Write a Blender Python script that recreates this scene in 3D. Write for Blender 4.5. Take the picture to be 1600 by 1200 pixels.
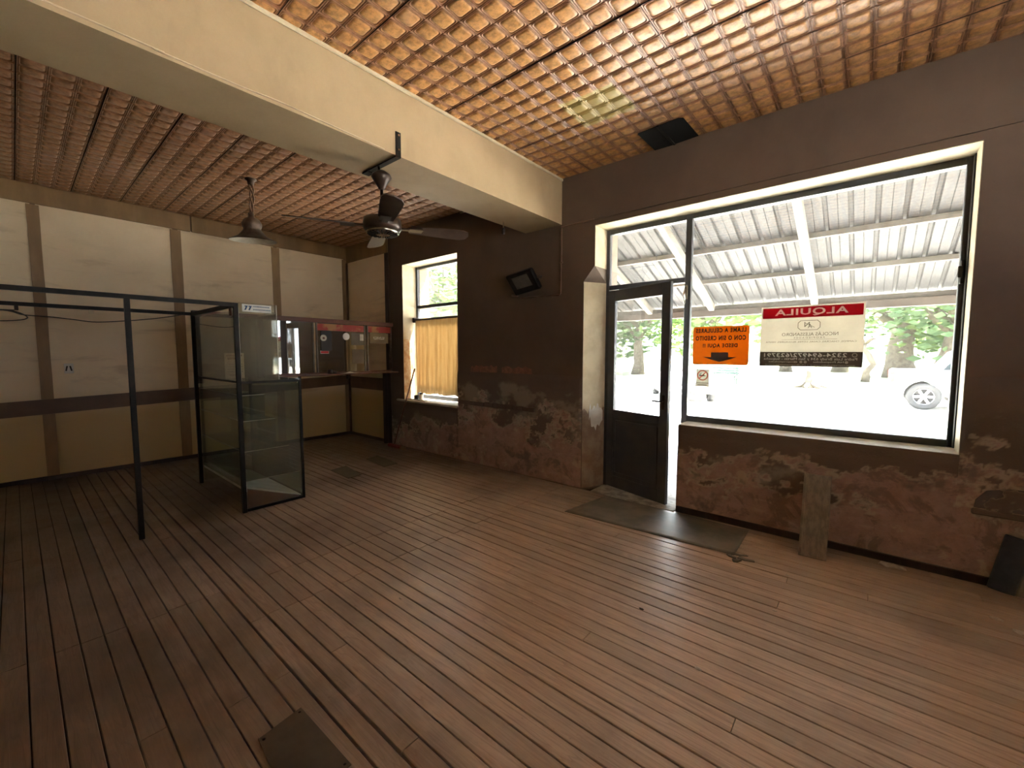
import bpy, bmesh, math, random
from mathutils import Vector, Matrix, noise
random.seed(7)
for o in list(bpy.data.objects): bpy.data.objects.remove(o)
S = bpy.context.scene
COL = S.collection
R = math.radians
# ------------------------------------------------------------------ camera
H = 1.5
yaw, pitch, roll = -.7018, -.0728, .0007
cy, sy, cp, sp = math.cos(yaw), math.sin(yaw), math.cos(pitch), math.sin(pitch)
fw = Vector((sy*cp, cy*cp, sp)); rt = Vector((cy, -sy, 0)); up = rt.cross(fw)
rt2 = math.cos(roll)*rt + math.sin(roll)*up; up2 = -math.sin(roll)*rt + math.cos(roll)*up
cd = bpy.data.cameras.new('camera'); cam = bpy.data.objects.new('camera', cd); COL.objects.link(cam)
cam.matrix_world = Matrix(((rt2.x, up2.x, -fw.x, 0), (rt2.y, up2.y, -fw.y, 0), (rt2.z, up2.z, -fw.z, H), (0, 0, 0, 1)))
cd.sensor_width = 36; cd.lens = 657.79/1600*36; cd.clip_start = .02; cd.clip_end = 400
S.camera = cam
# ------------------------------------------------------------------ world, sun, daylight, exposure
w = bpy.data.worlds.new('sky'); S.world = w; w.use_nodes = True
bg = w.node_tree.nodes['Background']; bg.inputs[0].default_value = (.86, .93, 1, 1); bg.inputs[1].default_value = 1.1
sd = bpy.data.lights.new('sun', 'SUN'); sd.energy = 18; sd.color = (1, .955, .89); sd.angle = R(.55)
sun = bpy.data.objects.new('sun', sd); COL.objects.link(sun); sun.location = (0, 20, 20)
sun.rotation_euler = Vector((.18, .34, .92)).to_track_quat('Z', 'Y').to_euler()
S.view_settings.view_transform = 'Standard'; S.view_settings.look = 'None'
S.view_settings.gamma = 1; S.view_settings.use_curve_mapping = False
S.view_settings.exposure = 4.15
cyc = S.cycles
cyc.max_bounces = 12; cyc.diffuse_bounces = 6; cyc.glossy_bounces = 4; cyc.transmission_bounces = 8; cyc.transparent_max_bounces = 24
# ------------------------------------------------------------------ mesh helpers
class MB:
    def __init__(s): s.v = []; s.f = []; s.sm = []; s.att = []
    def add(s, vs, fs, smooth=False):
        b = len(s.v); s.v += [tuple(v) for v in vs]
        for f in fs: s.f.append([b+i for i in f]); s.sm.append(smooth)
        return s
    def box(s, x0, x1, y0, y1, z0, z1, M=None):
        vs = [Vector((x, y, z)) for z in (z0, z1) for y in (y0, y1) for x in (x0, x1)]
        if M is not None: vs = [M @ v for v in vs]
        return s.add(vs, [(0, 2, 3, 1), (4, 5, 7, 6), (0, 1, 5, 4), (2, 6, 7, 3), (0, 4, 6, 2), (1, 3, 7, 5)])
    def bbox(s, x0, x1, y0, y1, z0, z1, b, M=None):
        """box with chamfered edges"""
        bm = bmesh.new(); bmesh.ops.create_cube(bm, size=1)
        for v in bm.verts: v.co = Vector(((x0+x1)/2+v.co.x*(x1-x0), (y0+y1)/2+v.co.y*(y1-y0), (z0+z1)/2+v.co.z*(z1-z0)))
        bmesh.ops.bevel(bm, geom=list(bm.edges), offset=b, segments=1, profile=.5, affect='EDGES')
        return s.bm(bm, M)
    def bm(s, bm, M=None, smooth=False):
        bm.verts.index_update()
        s.add([(M @ v.co) if M is not None else v.co.copy() for v in bm.verts], [[v.index for v in f.verts] for f in bm.faces], smooth)
        bm.free(); return s
    def beam(s, a, b, wx, wz, upv=(0, 0, 1)):
        """square bar from a to b"""
        a, b = Vector(a), Vector(b); d = (b-a).normalized(); u = Vector(upv)
        if abs(d.dot(u)) > .98: u = Vector((0, 1, 0))
        x = d.cross(u).normalized(); z = x.cross(d)
        vs = [p+x*(i*wx/2)+z*(j*wz/2) for p in (a, b) for i, j in ((-1, -1), (1, -1), (1, 1), (-1, 1))]
        return s.add(vs, [(3, 2, 1, 0), (4, 5, 6, 7), (0, 1, 5, 4), (1, 2, 6, 5), (2, 3, 7, 6), (3, 0, 4, 7)])
    def tube(s, pts, r, n=8, cap=True):
        pts = [Vector(p) for p in pts]; rs = r if isinstance(r, (list, tuple)) else [r]*len(pts)
        b = len(s.v); prev = None
        for i, p in enumerate(pts):
            d = (pts[min(i+1, len(pts)-1)]-pts[max(i-1, 0)]).normalized()
            if prev is None: prev = d.orthogonal().normalized()
            x = (prev-d*prev.dot(d)).normalized(); prev = x; y = d.cross(x)
            for k in range(n):
                a = 2*math.pi*k/n; s.v.append(tuple(p+(x*math.cos(a)+y*math.sin(a))*rs[i]))
        for i in range(len(pts)-1):
            for k in range(n):
                s.f.append([b+i*n+k, b+i*n+(k+1) % n, b+(i+1)*n+(k+1) % n, b+(i+1)*n+k]); s.sm.append(True)
        if cap:
            s.f.append([b+k for k in range(n)][::-1]); s.sm.append(False)
            e = b+(len(pts)-1)*n; s.f.append([e+k for k in range(n)]); s.sm.append(False)
        return s
    def lathe(s, prof, n=32, M=None):
        b = len(s.v)
        for r, z in prof:
            for k in range(n):
                a = 2*math.pi*k/n; v = Vector((r*math.cos(a), r*math.sin(a), z)); s.v.append(tuple(M @ v if M is not None else v))
        for i in range(len(prof)-1):
            for k in range(n):
                s.f.append([b+i*n+k, b+i*n+(k+1) % n, b+(i+1)*n+(k+1) % n, b+(i+1)*n+k]); s.sm.append(True)
        return s
    def prism(s, poly, d0, d1, M):
        """poly (u,v) extruded along w from d0 to d1; M maps (u,v,w)"""
        n = len(poly); vs = [M @ Vector((u, v, d)) for d in (d0, d1) for u, v in poly]
        return s.add(vs, [list(range(n))[::-1], list(range(n, 2*n))]+[(i, (i+1) % n, n+(i+1) % n, n+i) for i in range(n)])
    def build(s, name, m, parent=None, local=False, kind=None, label=None):
        me = bpy.data.meshes.new(name)
        vs = s.v
        if parent is not None and not local:
            I = WM[parent.name].inverted(); vs = [I @ Vector(v) for v in vs]
        me.from_pydata(vs, [], s.f); me.polygons.foreach_set('use_smooth', s.sm)
        me.materials.append(m); me.update()
        o = bpy.data.objects.new(name, me); COL.objects.link(o)
        if parent is not None: o.parent = parent; WM[o.name] = WM[parent.name]
        else: WM[o.name] = Matrix()
        if kind: o['kind'] = kind
        if label: o['label'] = label
        return o
WM = {}
def tag(o, label=None, cat=None, group=None, kind=None):
    if label: o['label'] = label
    if cat: o['category'] = cat
    if group: o['group'] = group
    if kind: o['kind'] = kind
    return o
def thing(name, label, cat, loc=(0, 0, 0), rz=0, group=None, kind=None, rot=None):
    o = bpy.data.objects.new(name, None); COL.objects.link(o); o.empty_display_size = .1
    o.location = loc; o.rotation_euler = rot or (0, 0, rz)
    WM[o.name] = Matrix.LocRotScale(Vector(loc), o.rotation_euler.to_quaternion(), None)
    return tag(o, label, cat, group, kind)
def top(mb, name, m, label, cat, group=None, kind=None, base=None):
    """a thing that is one mesh, with its origin at base"""
    if base is not None:
        b = Vector(base); mb.v = [tuple(Vector(v)-b) for v in mb.v]
    o = mb.build(name, m)
    if base is not None: o.location = base; WM[o.name] = Matrix.Translation(base)
    return tag(o, label, cat, group, kind)
def rrect(w_, h_, r, n=5, cx=0, cz=0):
    out = []
    for sx, sz, a0 in ((1, 1, 0), (-1, 1, 90), (-1, -1, 180), (1, -1, 270)):
        for k in range(n+1):
            a = R(a0+90*k/n); out.append((cx+sx*(w_/2-r)+r*math.cos(a), cz+sz*(h_/2-r)+r*math.sin(a)))
    return out
# ------------------------------------------------------------------ materials
def newmat(name):
    m = bpy.data.materials.new(name); m.use_nodes = True; nt = m.node_tree
    return m, nt, nt.nodes['Principled BSDF']
def nd(nt, t, **k):
    n = nt.nodes.new(t)
    for a, v in k.items(): setattr(n, a, v)
    return n
def lk(nt, a, b): nt.links.new(a, b)
def rgb(c): return (c[0], c[1], c[2], 1)
def mixc(nt, f, a, b, bt='MIX'):
    n = nd(nt, 'ShaderNodeMix', data_type='RGBA', blend_type=bt)
    for sock, v in ((n.inputs[0], f), (n.inputs[6], a), (n.inputs[7], b)):
        if hasattr(v, 'is_output'): lk(nt, v, sock)
        elif isinstance(v, (int, float)): sock.default_value = v
        else: sock.default_value = rgb(v)
    return n.outputs[2]
def mth(nt, op, a, b=0., c=None):
    n = nd(nt, 'ShaderNodeMath', operation=op)
    for i, v in enumerate((a, b) if c is None else (a, b, c)):
        if hasattr(v, 'is_output'): lk(nt, v, n.inputs[i])
        else: n.inputs[i].default_value = v
    return n.outputs[0]
def ramp(nt, x, a, b, lo=0., hi=1.):
    n = nd(nt, 'ShaderNodeMapRange', interpolation_type='SMOOTHSTEP'); lk(nt, x, n.inputs[0])
    for i, v in enumerate((a, b, lo, hi)): n.inputs[i+1].default_value = v
    return n.outputs[0]
def wpos(nt, scale=(1, 1, 1), obj=False):
    if obj: src = nd(nt, 'ShaderNodeTexCoord').outputs['Object']
    else: src = nd(nt, 'ShaderNodeNewGeometry').outputs['Position']
    mp = nd(nt, 'ShaderNodeMapping'); mp.inputs['Scale'].default_value = scale; lk(nt, src, mp.inputs['Vector'])
    return mp.outputs[0]
def nz(nt, vec, scale, detail=5, rough=.6, dist=0.):
    n = nd(nt, 'ShaderNodeTexNoise'); n.inputs['Scale'].default_value = scale; n.inputs['Detail'].default_value = detail
    n.inputs['Roughness'].default_value = rough; n.inputs['Distortion'].default_value = dist
    if vec is not None: lk(nt, vec, n.inputs['Vector'])
    return n.outputs['Fac']
def sep(nt, vec):
    n = nd(nt, 'ShaderNodeSeparateXYZ'); lk(nt, vec, n.inputs[0]); return n.outputs
def bump(nt, p, hgt, strength, dist=.01):
    n = nd(nt, 'ShaderNodeBump'); n.inputs['Strength'].default_value = strength; n.inputs['Distance'].default_value = dist
    lk(nt, hgt, n.inputs['Height']); lk(nt, n.outputs[0], p.inputs['Normal'])
def plain(name, c, rough=.6, metal=0., c2=None, scale=8, bmp=0., stretch=(1, 1, 1), obj=False, lo=.35, hi=.65, detail=5, spec=.5):
    m, nt, p = newmat(name); p.inputs['Roughness'].default_value = rough; p.inputs['Metallic'].default_value = metal
    p.inputs['Specular IOR Level'].default_value = spec
    v = wpos(nt, stretch, obj); n = nz(nt, v, scale, detail)
    if c2 is None: c2 = tuple(x*.75 for x in c)
    lk(nt, mixc(nt, ramp(nt, n, lo, hi), c, c2), p.inputs['Base Color'])
    if bmp: bump(nt, p, n, bmp, .004)
    return m
M = {}
M['dark'] = plain('subfloor_dark', (.012, .008, .006), .9)
M['concrete'] = plain('worn_cement', (.42, .40, .36), .8, c2=(.22, .2, .18), scale=9, bmp=.3)
M['black_steel'] = plain('black_steel', (.008, .007, .006), .5, 0., c2=(.018, .013, .011), scale=20, spec=.22)
M['blue_black'] = plain('blue_black_enamel', (.06, .066, .085), .4, 0, c2=(.08, .085, .10), scale=6)
M['frame_steel'] = plain('window_frame_paint', (.055, .06, .072), .45, 0, c2=(.05, .05, .055), scale=14)
M['cream'] = plain('cream_paint', (.60, .52, .36), .7, c2=(.50, .42, .28), scale=5, bmp=.1)
M['galv'] = None
M['white'] = plain('white_paint', (.75, .74, .70), .6, c2=(.62, .6, .56), scale=6)
M['offwhite'] = plain('dusty_white', (.58, .54, .46), .6, c2=(.42, .38, .3), scale=7)
M['paper'] = plain('aged_paper', (.72, .62, .44), .8, c2=(.62, .52, .36), scale=6)
M['brownwood'] = plain('varnished_red_brown_wood', (.16, .055, .03), .35, c2=(.09, .03, .018), scale=12, stretch=(1, .12, 1))
M['darkwood'] = plain('dark_wood', (.045, .022, .013), .5, c2=(.025, .013, .009), scale=14, stretch=(1, 1, .1))
M['rubber'] = plain('grey_rubber', (.13, .122, .105), .5, c2=(.20, .18, .15), scale=5, bmp=.2)
M['greyboard'] = plain('grey_weathered_board', (.26, .225, .18), .7, c2=(.17, .145, .118), scale=6, stretch=(6, 6, .6))
M['red'] = plain('red_print', (.62, .02, .035), .6, c2=(.55, .02, .03))
M['ink'] = plain('dark_ink', (.03, .024, .02), .7)
M['redplastic'] = plain('dull_red_plastic', (.22, .03, .025), .5)
M['straw'] = plain('broom_bristle', (.36, .26, .15), .8)
M['copperpipe'] = plain('painted_conduit', (.22, .13, .09), .5, c2=(.16, .09, .06))
M['chrome'] = plain('worn_chrome', (.6, .56, .5), .25, 1.)
M['fanbrown'] = plain('brown_fan_enamel', (.035, .02, .014), .35, .2, c2=(.05, .028, .018), scale=10)
M['bladewood'] = plain('fan_blade', (.04, .022, .015), .45, c2=(.065, .038, .026), scale=9, obj=True)
M['lampgrey'] = plain('weathered_lamp_metal', (.16, .12, .09), .5, .5, c2=(.09, .06, .045), scale=14)
M['lampwhite'] = plain('white_enamel_lining', (.78, .74, .64), .35, c2=(.6, .56, .46))
M['plaster_chip'] = plain('plaster_chip', (.62, .56, .5), .9, scale=30)
M['tire'] = plain('tyre_rubber', (.02, .02, .022), .8)
M['carwhite'] = plain('white_car_paint', (.40, .41, .43), .35, c2=(.38, .39, .41))
M['carglass'] = plain('dark_car_glass', (.012, .018, .022), .4, spec=.08)
M['alloy'] = plain('alloy_wheel', (.45, .46, .48), .35, .6)
M['tail'] = plain('red_tail_lamp', (.6, .02, .02), .3)
M['bark'] = plain('tree_bark', (.045, .034, .025), .9, c2=(.09, .072, .054), scale=5, bmp=.4)
M['bench'] = plain('green_bench_paint', (.025, .055, .045), .6)
M['cableblack'] = plain('black_cable', (.015, .012, .01), .5)
M['wirewhite'] = plain('cream_wire', (.62, .5, .33), .6)
M['jpblue'] = plain('blue_print', (.015, .07, .2), .6)

def tin(name, centre, border, patch):
    m, nt, p = newmat(name); p.inputs['Roughness'].default_value = .38; p.inputs['Specular IOR Level'].default_value = .45
    at = nd(nt, 'ShaderNodeAttribute', attribute_name='ring').outputs['Fac']
    v = wpos(nt); n1 = nz(nt, v, 28, 6, .7); n2 = nz(nt, v, 2.2, 4)
    c = mixc(nt, ramp(nt, n1, .38, .66), centre, tuple(x*.55 for x in centre))
    c = mixc(nt, ramp(nt, n2, .52, .72, 0, .45), c, (centre[0]*.9, centre[1]*1.05, centre[2]*1.7))
    b = mixc(nt, ramp(nt, n1, .35, .7), border, tuple(x*.6 for x in border))
    c = mixc(nt, at, b, c)
    if patch:   # the pale mended patch
        x, y, z = sep(nt, v)
        d = mth(nt, 'MAXIMUM', mth(nt, 'MULTIPLY', mth(nt, 'ABSOLUTE', mth(nt, 'ADD', x, patch[0])), 1/.22), mth(nt, 'MULTIPLY', mth(nt, 'ABSOLUTE', mth(nt, 'ADD', y, patch[1])), 1/.2))
        d = mth(nt, 'ADD', d, mth(nt, 'MULTIPLY', n2, .4))
        c = mixc(nt, ramp(nt, d, 1.25, 1.1), c, (.5, .38, .14))
    lk(nt, c, p.inputs['Base Color']); bump(nt, p, n1, .12, .004)
    return m
M['tin_r'] = tin('stamped_tin_amber', (.66, .34, .125), (.36, .175, .10), (1.70, -3.03))
M['tin_l'] = tin('stamped_tin_shaded', (.50, .265, .145), (.38, .19, .105), None)  # same tin, left room's shade and pinkish light put into the colour

def plank_mat():
    m, nt, p = newmat('worn_floor_boards'); oi = nd(nt, 'ShaderNodeObjectInfo').outputs['Random']
    v = wpos(nt); x, y, z = sep(nt, v)
    cb = nd(nt, 'ShaderNodeCombineXYZ'); lk(nt, mth(nt, 'ADD', mth(nt, 'MULTIPLY', x, 1.1), mth(nt, 'MULTIPLY', oi, 37)), cb.inputs[0])
    lk(nt, mth(nt, 'ADD', mth(nt, 'MULTIPLY', y, 16), mth(nt, 'MULTIPLY', oi, 11)), cb.inputs[1])
    g = nz(nt, cb.outputs[0], 2.6, 7, .65, 1.3)
    # ring-shaped figure of flat-sawn boards
    rg = mth(nt, 'FRACT', mth(nt, 'MULTIPLY', nz(nt, cb.outputs[0], .8, 2, .5, .4), 9))
    big = nz(nt, v, .9, 5, .6); fine = nz(nt, v, 30, 5, .7); mid = nz(nt, v, 5, 6, .7)
    c = mixc(nt, ramp(nt, g, .33, .68), (.42, .305, .225), (.30, .21, .152))
    c = mixc(nt, mth(nt, 'MULTIPLY', ramp(nt, rg, .25, 0.), .35), c, (.165, .105, .073))
    c = mixc(nt, ramp(nt, oi, .2, 1, 0, .6), c, (.24, .18, .13))
    c = mixc(nt, ramp(nt, big, .45, .68, 0, .5), c, (.15, .11, .082))
    c = mixc(nt, ramp(nt, mid, .58, .72, 0, .45), c, (.42, .31, .225))
    c = mixc(nt, ramp(nt, fine, .62, .74, 0, .35), c, (.06, .04, .03))
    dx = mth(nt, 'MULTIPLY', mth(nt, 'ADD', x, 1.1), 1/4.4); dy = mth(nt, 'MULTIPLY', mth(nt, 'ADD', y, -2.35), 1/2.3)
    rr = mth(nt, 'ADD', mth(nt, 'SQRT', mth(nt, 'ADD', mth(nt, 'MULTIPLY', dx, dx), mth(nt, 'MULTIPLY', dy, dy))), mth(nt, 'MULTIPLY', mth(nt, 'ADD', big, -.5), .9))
    c = mixc(nt, 1., c, mixc(nt, ramp(nt, rr, .35, 1.15), (1.5, 1.57, 1.66), (.50, .45, .42)), 'MULTIPLY')  # light painted into the boards: paler by the shop window, darker farther off
    lk(nt, c, p.inputs['Base Color'])
    lk(nt, ramp(nt, mth(nt, 'ADD', mth(nt, 'MULTIPLY', mid, .6), mth(nt, 'MULTIPLY', big, .4)),   .3, .7, .27, .5), p.inputs['Roughness']); p.inputs['Specular IOR Level'].default_value = .75
    bump(nt, p, mth(nt, 'ADD', g, mth(nt, 'MULTIPLY', fine, .5)), .25, .003)
    return m
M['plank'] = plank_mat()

PAINT, PAINT2 = (.37, .25, .135), (.29, .19, .10)
def wall_paint(name, c1, c2):
    m, nt, p = newmat(name); p.inputs['Roughness'].default_value = .62
    v = wpos(nt); n = nz(nt, v, 1.4, 7, .62); f = nz(nt, v, 35, 4, .6); s_ = nz(nt, wpos(nt, (1.2, 1.2, .5)), 2, 5)
    c = mixc(nt, ramp(nt, n, .3, .7), c1, c2)
    c = mixc(nt, ramp(nt, s_, .55, .75, 0, .35), c, tuple(x*.6 for x in c2))
    lk(nt, c, p.inputs['Base Color']); bump(nt, p, mth(nt, 'ADD', n, mth(nt, 'MULTIPLY', f, .25)), .25, .01)
    return m
M['paint'] = wall_paint('tan_wall_paint', (.145, .10, .072), (.108, .075, .055))
M['beampaint'] = wall_paint('beam_cream_paint', (.44, .33, .195), (.375, .275, .155))
M['panel'] = None
def panel_mat():
    m, nt, p = newmat('pale_stained_panel'); p.inputs['Roughness'].default_value = .55
    v = wpos(nt); n = nz(nt, v, .9, 4); st = nz(nt, wpos(nt, (.6, .7, 3.2)), 1.3, 6, .6, .5); f = nz(nt, v, 40, 3)
    x, y, z = sep(nt, v)
    low = ramp(nt, mth(nt, 'ADD', z, mth(nt, 'MULTIPLY', n, .2)), 1.15, .75)
    c = mixc(nt, ramp(nt, n, .35, .65), (.78, .64, .44), (.70, .56, .37))
    c = mixc(nt, ramp(nt, st, .52, .72, 0, .55), c, (.36, .25, .15))
    c = mixc(nt, low, c, (.50, .35, .16))
    lk(nt, c, p.inputs['Base Color']); bump(nt, p, mth(nt, 'ADD', st, mth(nt, 'MULTIPLY', f, .1)), .2, .008)
    return m
M['panel'] = panel_mat()
M['batten'] = plain('ochre_batten_paint', (.30, .185, .08), .5, c2=(.22, .13, .055), scale=4, stretch=(1, 1, .3))
M['rail'] = plain('brown_rail_paint', (.15, .08, .038), .5, c2=(.11, .055, .027), scale=4)

def peel_mat():
    m, nt, p = newmat('peeling_plaster'); p.inputs['Roughness'].default_value = .85
    a = nd(nt, 'ShaderNodeAttribute', attribute_name='peel').outputs['Fac']; t = nd(nt, 'ShaderNodeAttribute', attribute_name='tone').outputs['Fac']
    v = wpos(nt); n = nz(nt, v, 9, 8, .7); f = nz(nt, v, 45, 5, .7); s_ = nz(nt, wpos(nt, (1, 1, 4)), 4, 6)
    k_ = nz(nt, v, 1.4, 7, .62); pv_ = nz(nt, v, 3.2, 8, .68, .6)
    paint = mixc(nt, ramp(nt, k_, .3, .7), (.16, .118, .095), (.12, .088, .07))
    paint = mixc(nt, ramp(nt, t, .52, .78, 0, .7), paint, (.33, .30, .25))
    bare = mixc(nt, ramp(nt, n, .3, .7), (.43, .29, .245), (.31, .205, .175))
    bare = mixc(nt, ramp(nt, s_, .55, .7, 0, .55), bare, (.50, .38, .31))
    bare = mixc(nt, ramp(nt, pv_, .52, .60, 0, .75), bare, (.19, .135, .12))
    bare = mixc(nt, ramp(nt, pv_, .42, .36, 0, .7), bare, (.48, .39, .29))
    bare = mixc(nt, ramp(nt, t, .35, .15, 0, .8), bare, (.15, .115, .105))
    c = mixc(nt, a, paint, bare)
    edge = mth(nt, 'MULTIPLY', mth(nt, 'MULTIPLY', mth(nt, 'MULTIPLY', a, mth(nt, 'SUBTRACT', 1, a)), 2.6), ramp(nt, n, .38, .52))
    c = mixc(nt, edge, c, (.52, .44, .34))
    c = mixc(nt, ramp(nt, f, .6, .75, 0, .4), c, (.07, .05, .04))
    lk(nt, c, p.inputs['Base Color']); bump(nt, p, mth(nt, 'ADD', n, mth(nt, 'MULTIPLY', f, .4)), .5, .012)
    return m
M['peel'] = peel_mat()

def glass(name, tint=(.9, .93, .92), refl=.08, dust=0., dustc=(.5, .48, .42)):
    m = bpy.data.materials.new(name); m.use_nodes = True; nt = m.node_tree; nt.nodes.clear()
    out = nd(nt, 'ShaderNodeOutputMaterial'); tr = nd(nt, 'ShaderNodeBsdfTransparent'); tr.inputs[0].default_value = rgb(tint)
    gl = nd(nt, 'ShaderNodeBsdfGlossy'); gl.inputs['Roughness'].default_value = .005
    fr = nd(nt, 'ShaderNodeLayerWeight'); fr.inputs['Blend'].default_value = .35
    k = mth(nt, 'ADD', mth(nt, 'MULTIPLY', fr.outputs['Fresnel'], .6), refl)
    k = mth(nt, 'MINIMUM', k, .9)
    mx = nd(nt, 'ShaderNodeMixShader'); lk(nt, k, mx.inputs[0]); lk(nt, tr.outputs[0], mx.inputs[1]); lk(nt, gl.outputs[0], mx.inputs[2])
    last = mx.outputs[0]
    if dust:
        df = nd(nt, 'ShaderNodeBsdfDiffuse'); df.inputs[0].default_value = rgb(dustc)
        tl = nd(nt, 'ShaderNodeBsdfTranslucent'); tl.inputs[0].default_value = rgb(dustc)
        ad = nd(nt, 'ShaderNodeMixShader'); ad.inputs[0].default_value = .4; lk(nt, df.outputs[0], ad.inputs[1]); lk(nt, tl.outputs[0], ad.inputs[2])
        n = nz(nt, wpos(nt), 3.5, 7, .7)
        m2 = nd(nt, 'ShaderNodeMixShader'); lk(nt, ramp(nt, n, .3, .75, dust*.6, dust*1.5), m2.inputs[0])
        lk(nt, last, m2.inputs[1]); lk(nt, ad.outputs[0], m2.inputs[2]); last = m2.outputs[0]
    lk(nt, last, out.inputs[0]); return m
M['glass'] = glass('shop_window_glass', (.88, .9, .9), .03, .025, (.8, .8, .78))
M['cabglass'] = glass('dusty_cabinet_glass', (.93, .96, .94), .03, .035, (.55, .56, .48))
M['caseglass'] = glass('dusty_case_glass', (.93, .93, .9), .03, .085, (.6, .54, .45))
M['tellerglass'] = glass('teller_glass', (.66, .64, .6), .20, .015, (.4, .36, .3))
def translucent(name, c, k=.6, c2=None, scale=6, stretch=(1, 1, 1)):
    m, nt, p = newmat(name); p.inputs['Roughness'].default_value = .8
    n = nz(nt, wpos(nt, stretch), scale, 4); col = mixc(nt, ramp(nt, n, .35, .65), c, c2 or tuple(x*.9 for x in c))
    lk(nt, col, p.inputs['Base Color'])
    tl = nd(nt, 'ShaderNodeBsdfTranslucent'); lk(nt, col, tl.inputs[0])
    mx = nd(nt, 'ShaderNodeMixShader'); mx.inputs[0].default_value = k
    lk(nt, p.outputs[0], mx.inputs[1]); lk(nt, tl.outputs[0], mx.inputs[2])
    lk(nt, mx.outputs[0], nt.nodes['Material Output'].inputs[0]); return m
M['signwhite'] = translucent('sign_cream_vinyl', (.56, .53, .465))
M['signletter'] = translucent('sign_white_lettering', (.88, .86, .80), .68)
M['signred'] = translucent('sign_red_vinyl', (.34, .012, .03))
M['signgrey'] = translucent('sign_brown_vinyl', (.13, .105, .085), .4)
M['signorange'] = translucent('sign_orange_vinyl', (.56, .22, .013), .5)
M['signpink'] = translucent('sticker_red_ring', (.75, .16, .12), .5)
M['curtain'] = translucent('orange_curtain_cloth', (.40, .31, .19), .55, (.35, .255, .145), 8, (6, 6, .4))
M['leaf'] = translucent('green_leaves', (.052, .10, .018), .4, (.088, .13, .035), 1.2)
M['leaf2'] = translucent('blue_green_leaves', (.032, .07, .027), .4, (.066, .105, .044), 1.2)
def galv():
    m, nt, p = newmat('galvanised_sheet'); p.inputs['Roughness'].default_value = .6; p.inputs['Specular IOR Level'].default_value = .2
    v = wpos(nt, (6, 3, 3)); n = nz(nt, v, 7, 5, .7); q = nz(nt, wpos(nt), 1.5, 4)
    c = mixc(nt, ramp(nt, n, .38, .62), (.056, .056, .0555), (.033, .0335, .035))
    c = mixc(nt, ramp(nt, q, .5, .7, 0, .4), c, (.026, .025, .023))
    lk(nt, c, p.inputs['Base Color']); return m
M['galv'] = galv()
M['timber'] = plain('painted_awning_timber', (.16, .145, .12), .7, c2=(.10, .09, .072), scale=6, stretch=(1, .3, 1))
M['timber2'] = plain('bare_awning_timber', (.085, .066, .05), .7, c2=(.06, .046, .034), scale=6, stretch=(.3, 1, 1))
M['street'] = plain('sunlit_street', (.60, .57, .52), .9, c2=(.50, .48, .44), scale=1.5, bmp=.1)
M['pave'] = plain('pavement_tile', (.30, .31, .33), .7, c2=(.22, .23, .25), scale=7, bmp=.1)
M['lawn'] = plain('plaza_ground', (.24, .24, .18), .95, c2=(.13, .155, .085), scale=.5)
M['farwall'] = plain('far_pale_wall', (.26, .25, .235), .9, c2=(.18, .17, .155), scale=.4)

# ------------------------------------------------------------------ the room shell
XB, XR, YS, YN, ZC, YO = -7.345, 2.6, 4.01, -2.6, 3.41, 4.53   # back, right, street, near, ceiling, outer face
def struct(o, label, cat='wall'): return tag(o, label, cat, kind='structure')
struct(MB().box(XB-.2, XR+.2, YN-.2, 4.28, -.2, -.024).build('floor', M['dark']), 'worn brown board floor of the empty shop', 'floor')
floor = bpy.data.objects['floor']
# boards: rows .0896 m deep, old joints where a wall once stood under the beam
def plank(x0, x1, y0, y1, dz):
    b = MB(); c = .0025
    b.add([(x0, y0, -.022), (x1, y0, -.022), (x1, y1, -.022), (x0, y1, -.022), (x0, y0, -c), (x1, y0, -c), (x1, y1, -c), (x0, y1, -c),
           (x0+c*.5, y0+c, 0), (x1-c*.5, y0+c, 0), (x1-c*.5, y1-c, 0), (x0+c*.5, y1-c, 0)],
          [(0, 1, 5, 4), (1, 2, 6, 5), (2, 3, 7, 6), (3, 0, 4, 7), (4, 5, 9, 8), (5, 6, 10, 9), (6, 7, 11, 10), (7, 4, 8, 11), (8, 9, 10, 11)])
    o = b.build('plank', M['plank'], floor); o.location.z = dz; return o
k0 = -23
for k in range(k0, 31):
    y0 = 1.307+.0896*k; y1 = y0+.0896
    if y1 > 4.02: y1 = 4.005
    if y1-y0 < .02: continue
    wide = random.random() < .17; gap = .0105 if wide else .0048
    dz = lambda: random.uniform(-.0018, .0012)
    jl, jr = -3.04+random.uniform(-.012, .012), -2.575+random.uniform(-.012, .012)
    if y0 < .74: cuts = [jl]
    elif y0 < 1.0: cuts = [jr]
    else: cuts = [jl, jr]
    xs = [-7.34]+cuts+[2.59]
    if random.random() < .45: xs.append(random.uniform(-6.6, -3.8))
    if random.random() < .5: xs.append(random.uniform(-2.1, 1.6))
    xs = sorted(xs)
    for a, b_ in zip(xs, xs[1:]):
        plank(a+.0012, b_-.0012, y0+gap/2, y1-gap/2, dz())
rest = MB()
y = 1.307+.0896*k0
while y > YN+.02:
    rest.box(-7.34, 2.59, max(y-.087, YN+.005), y-.003, -.022, 0); y -= .0896
rest.build('far_boards', M['plank'], floor, kind='stuff')
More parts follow.
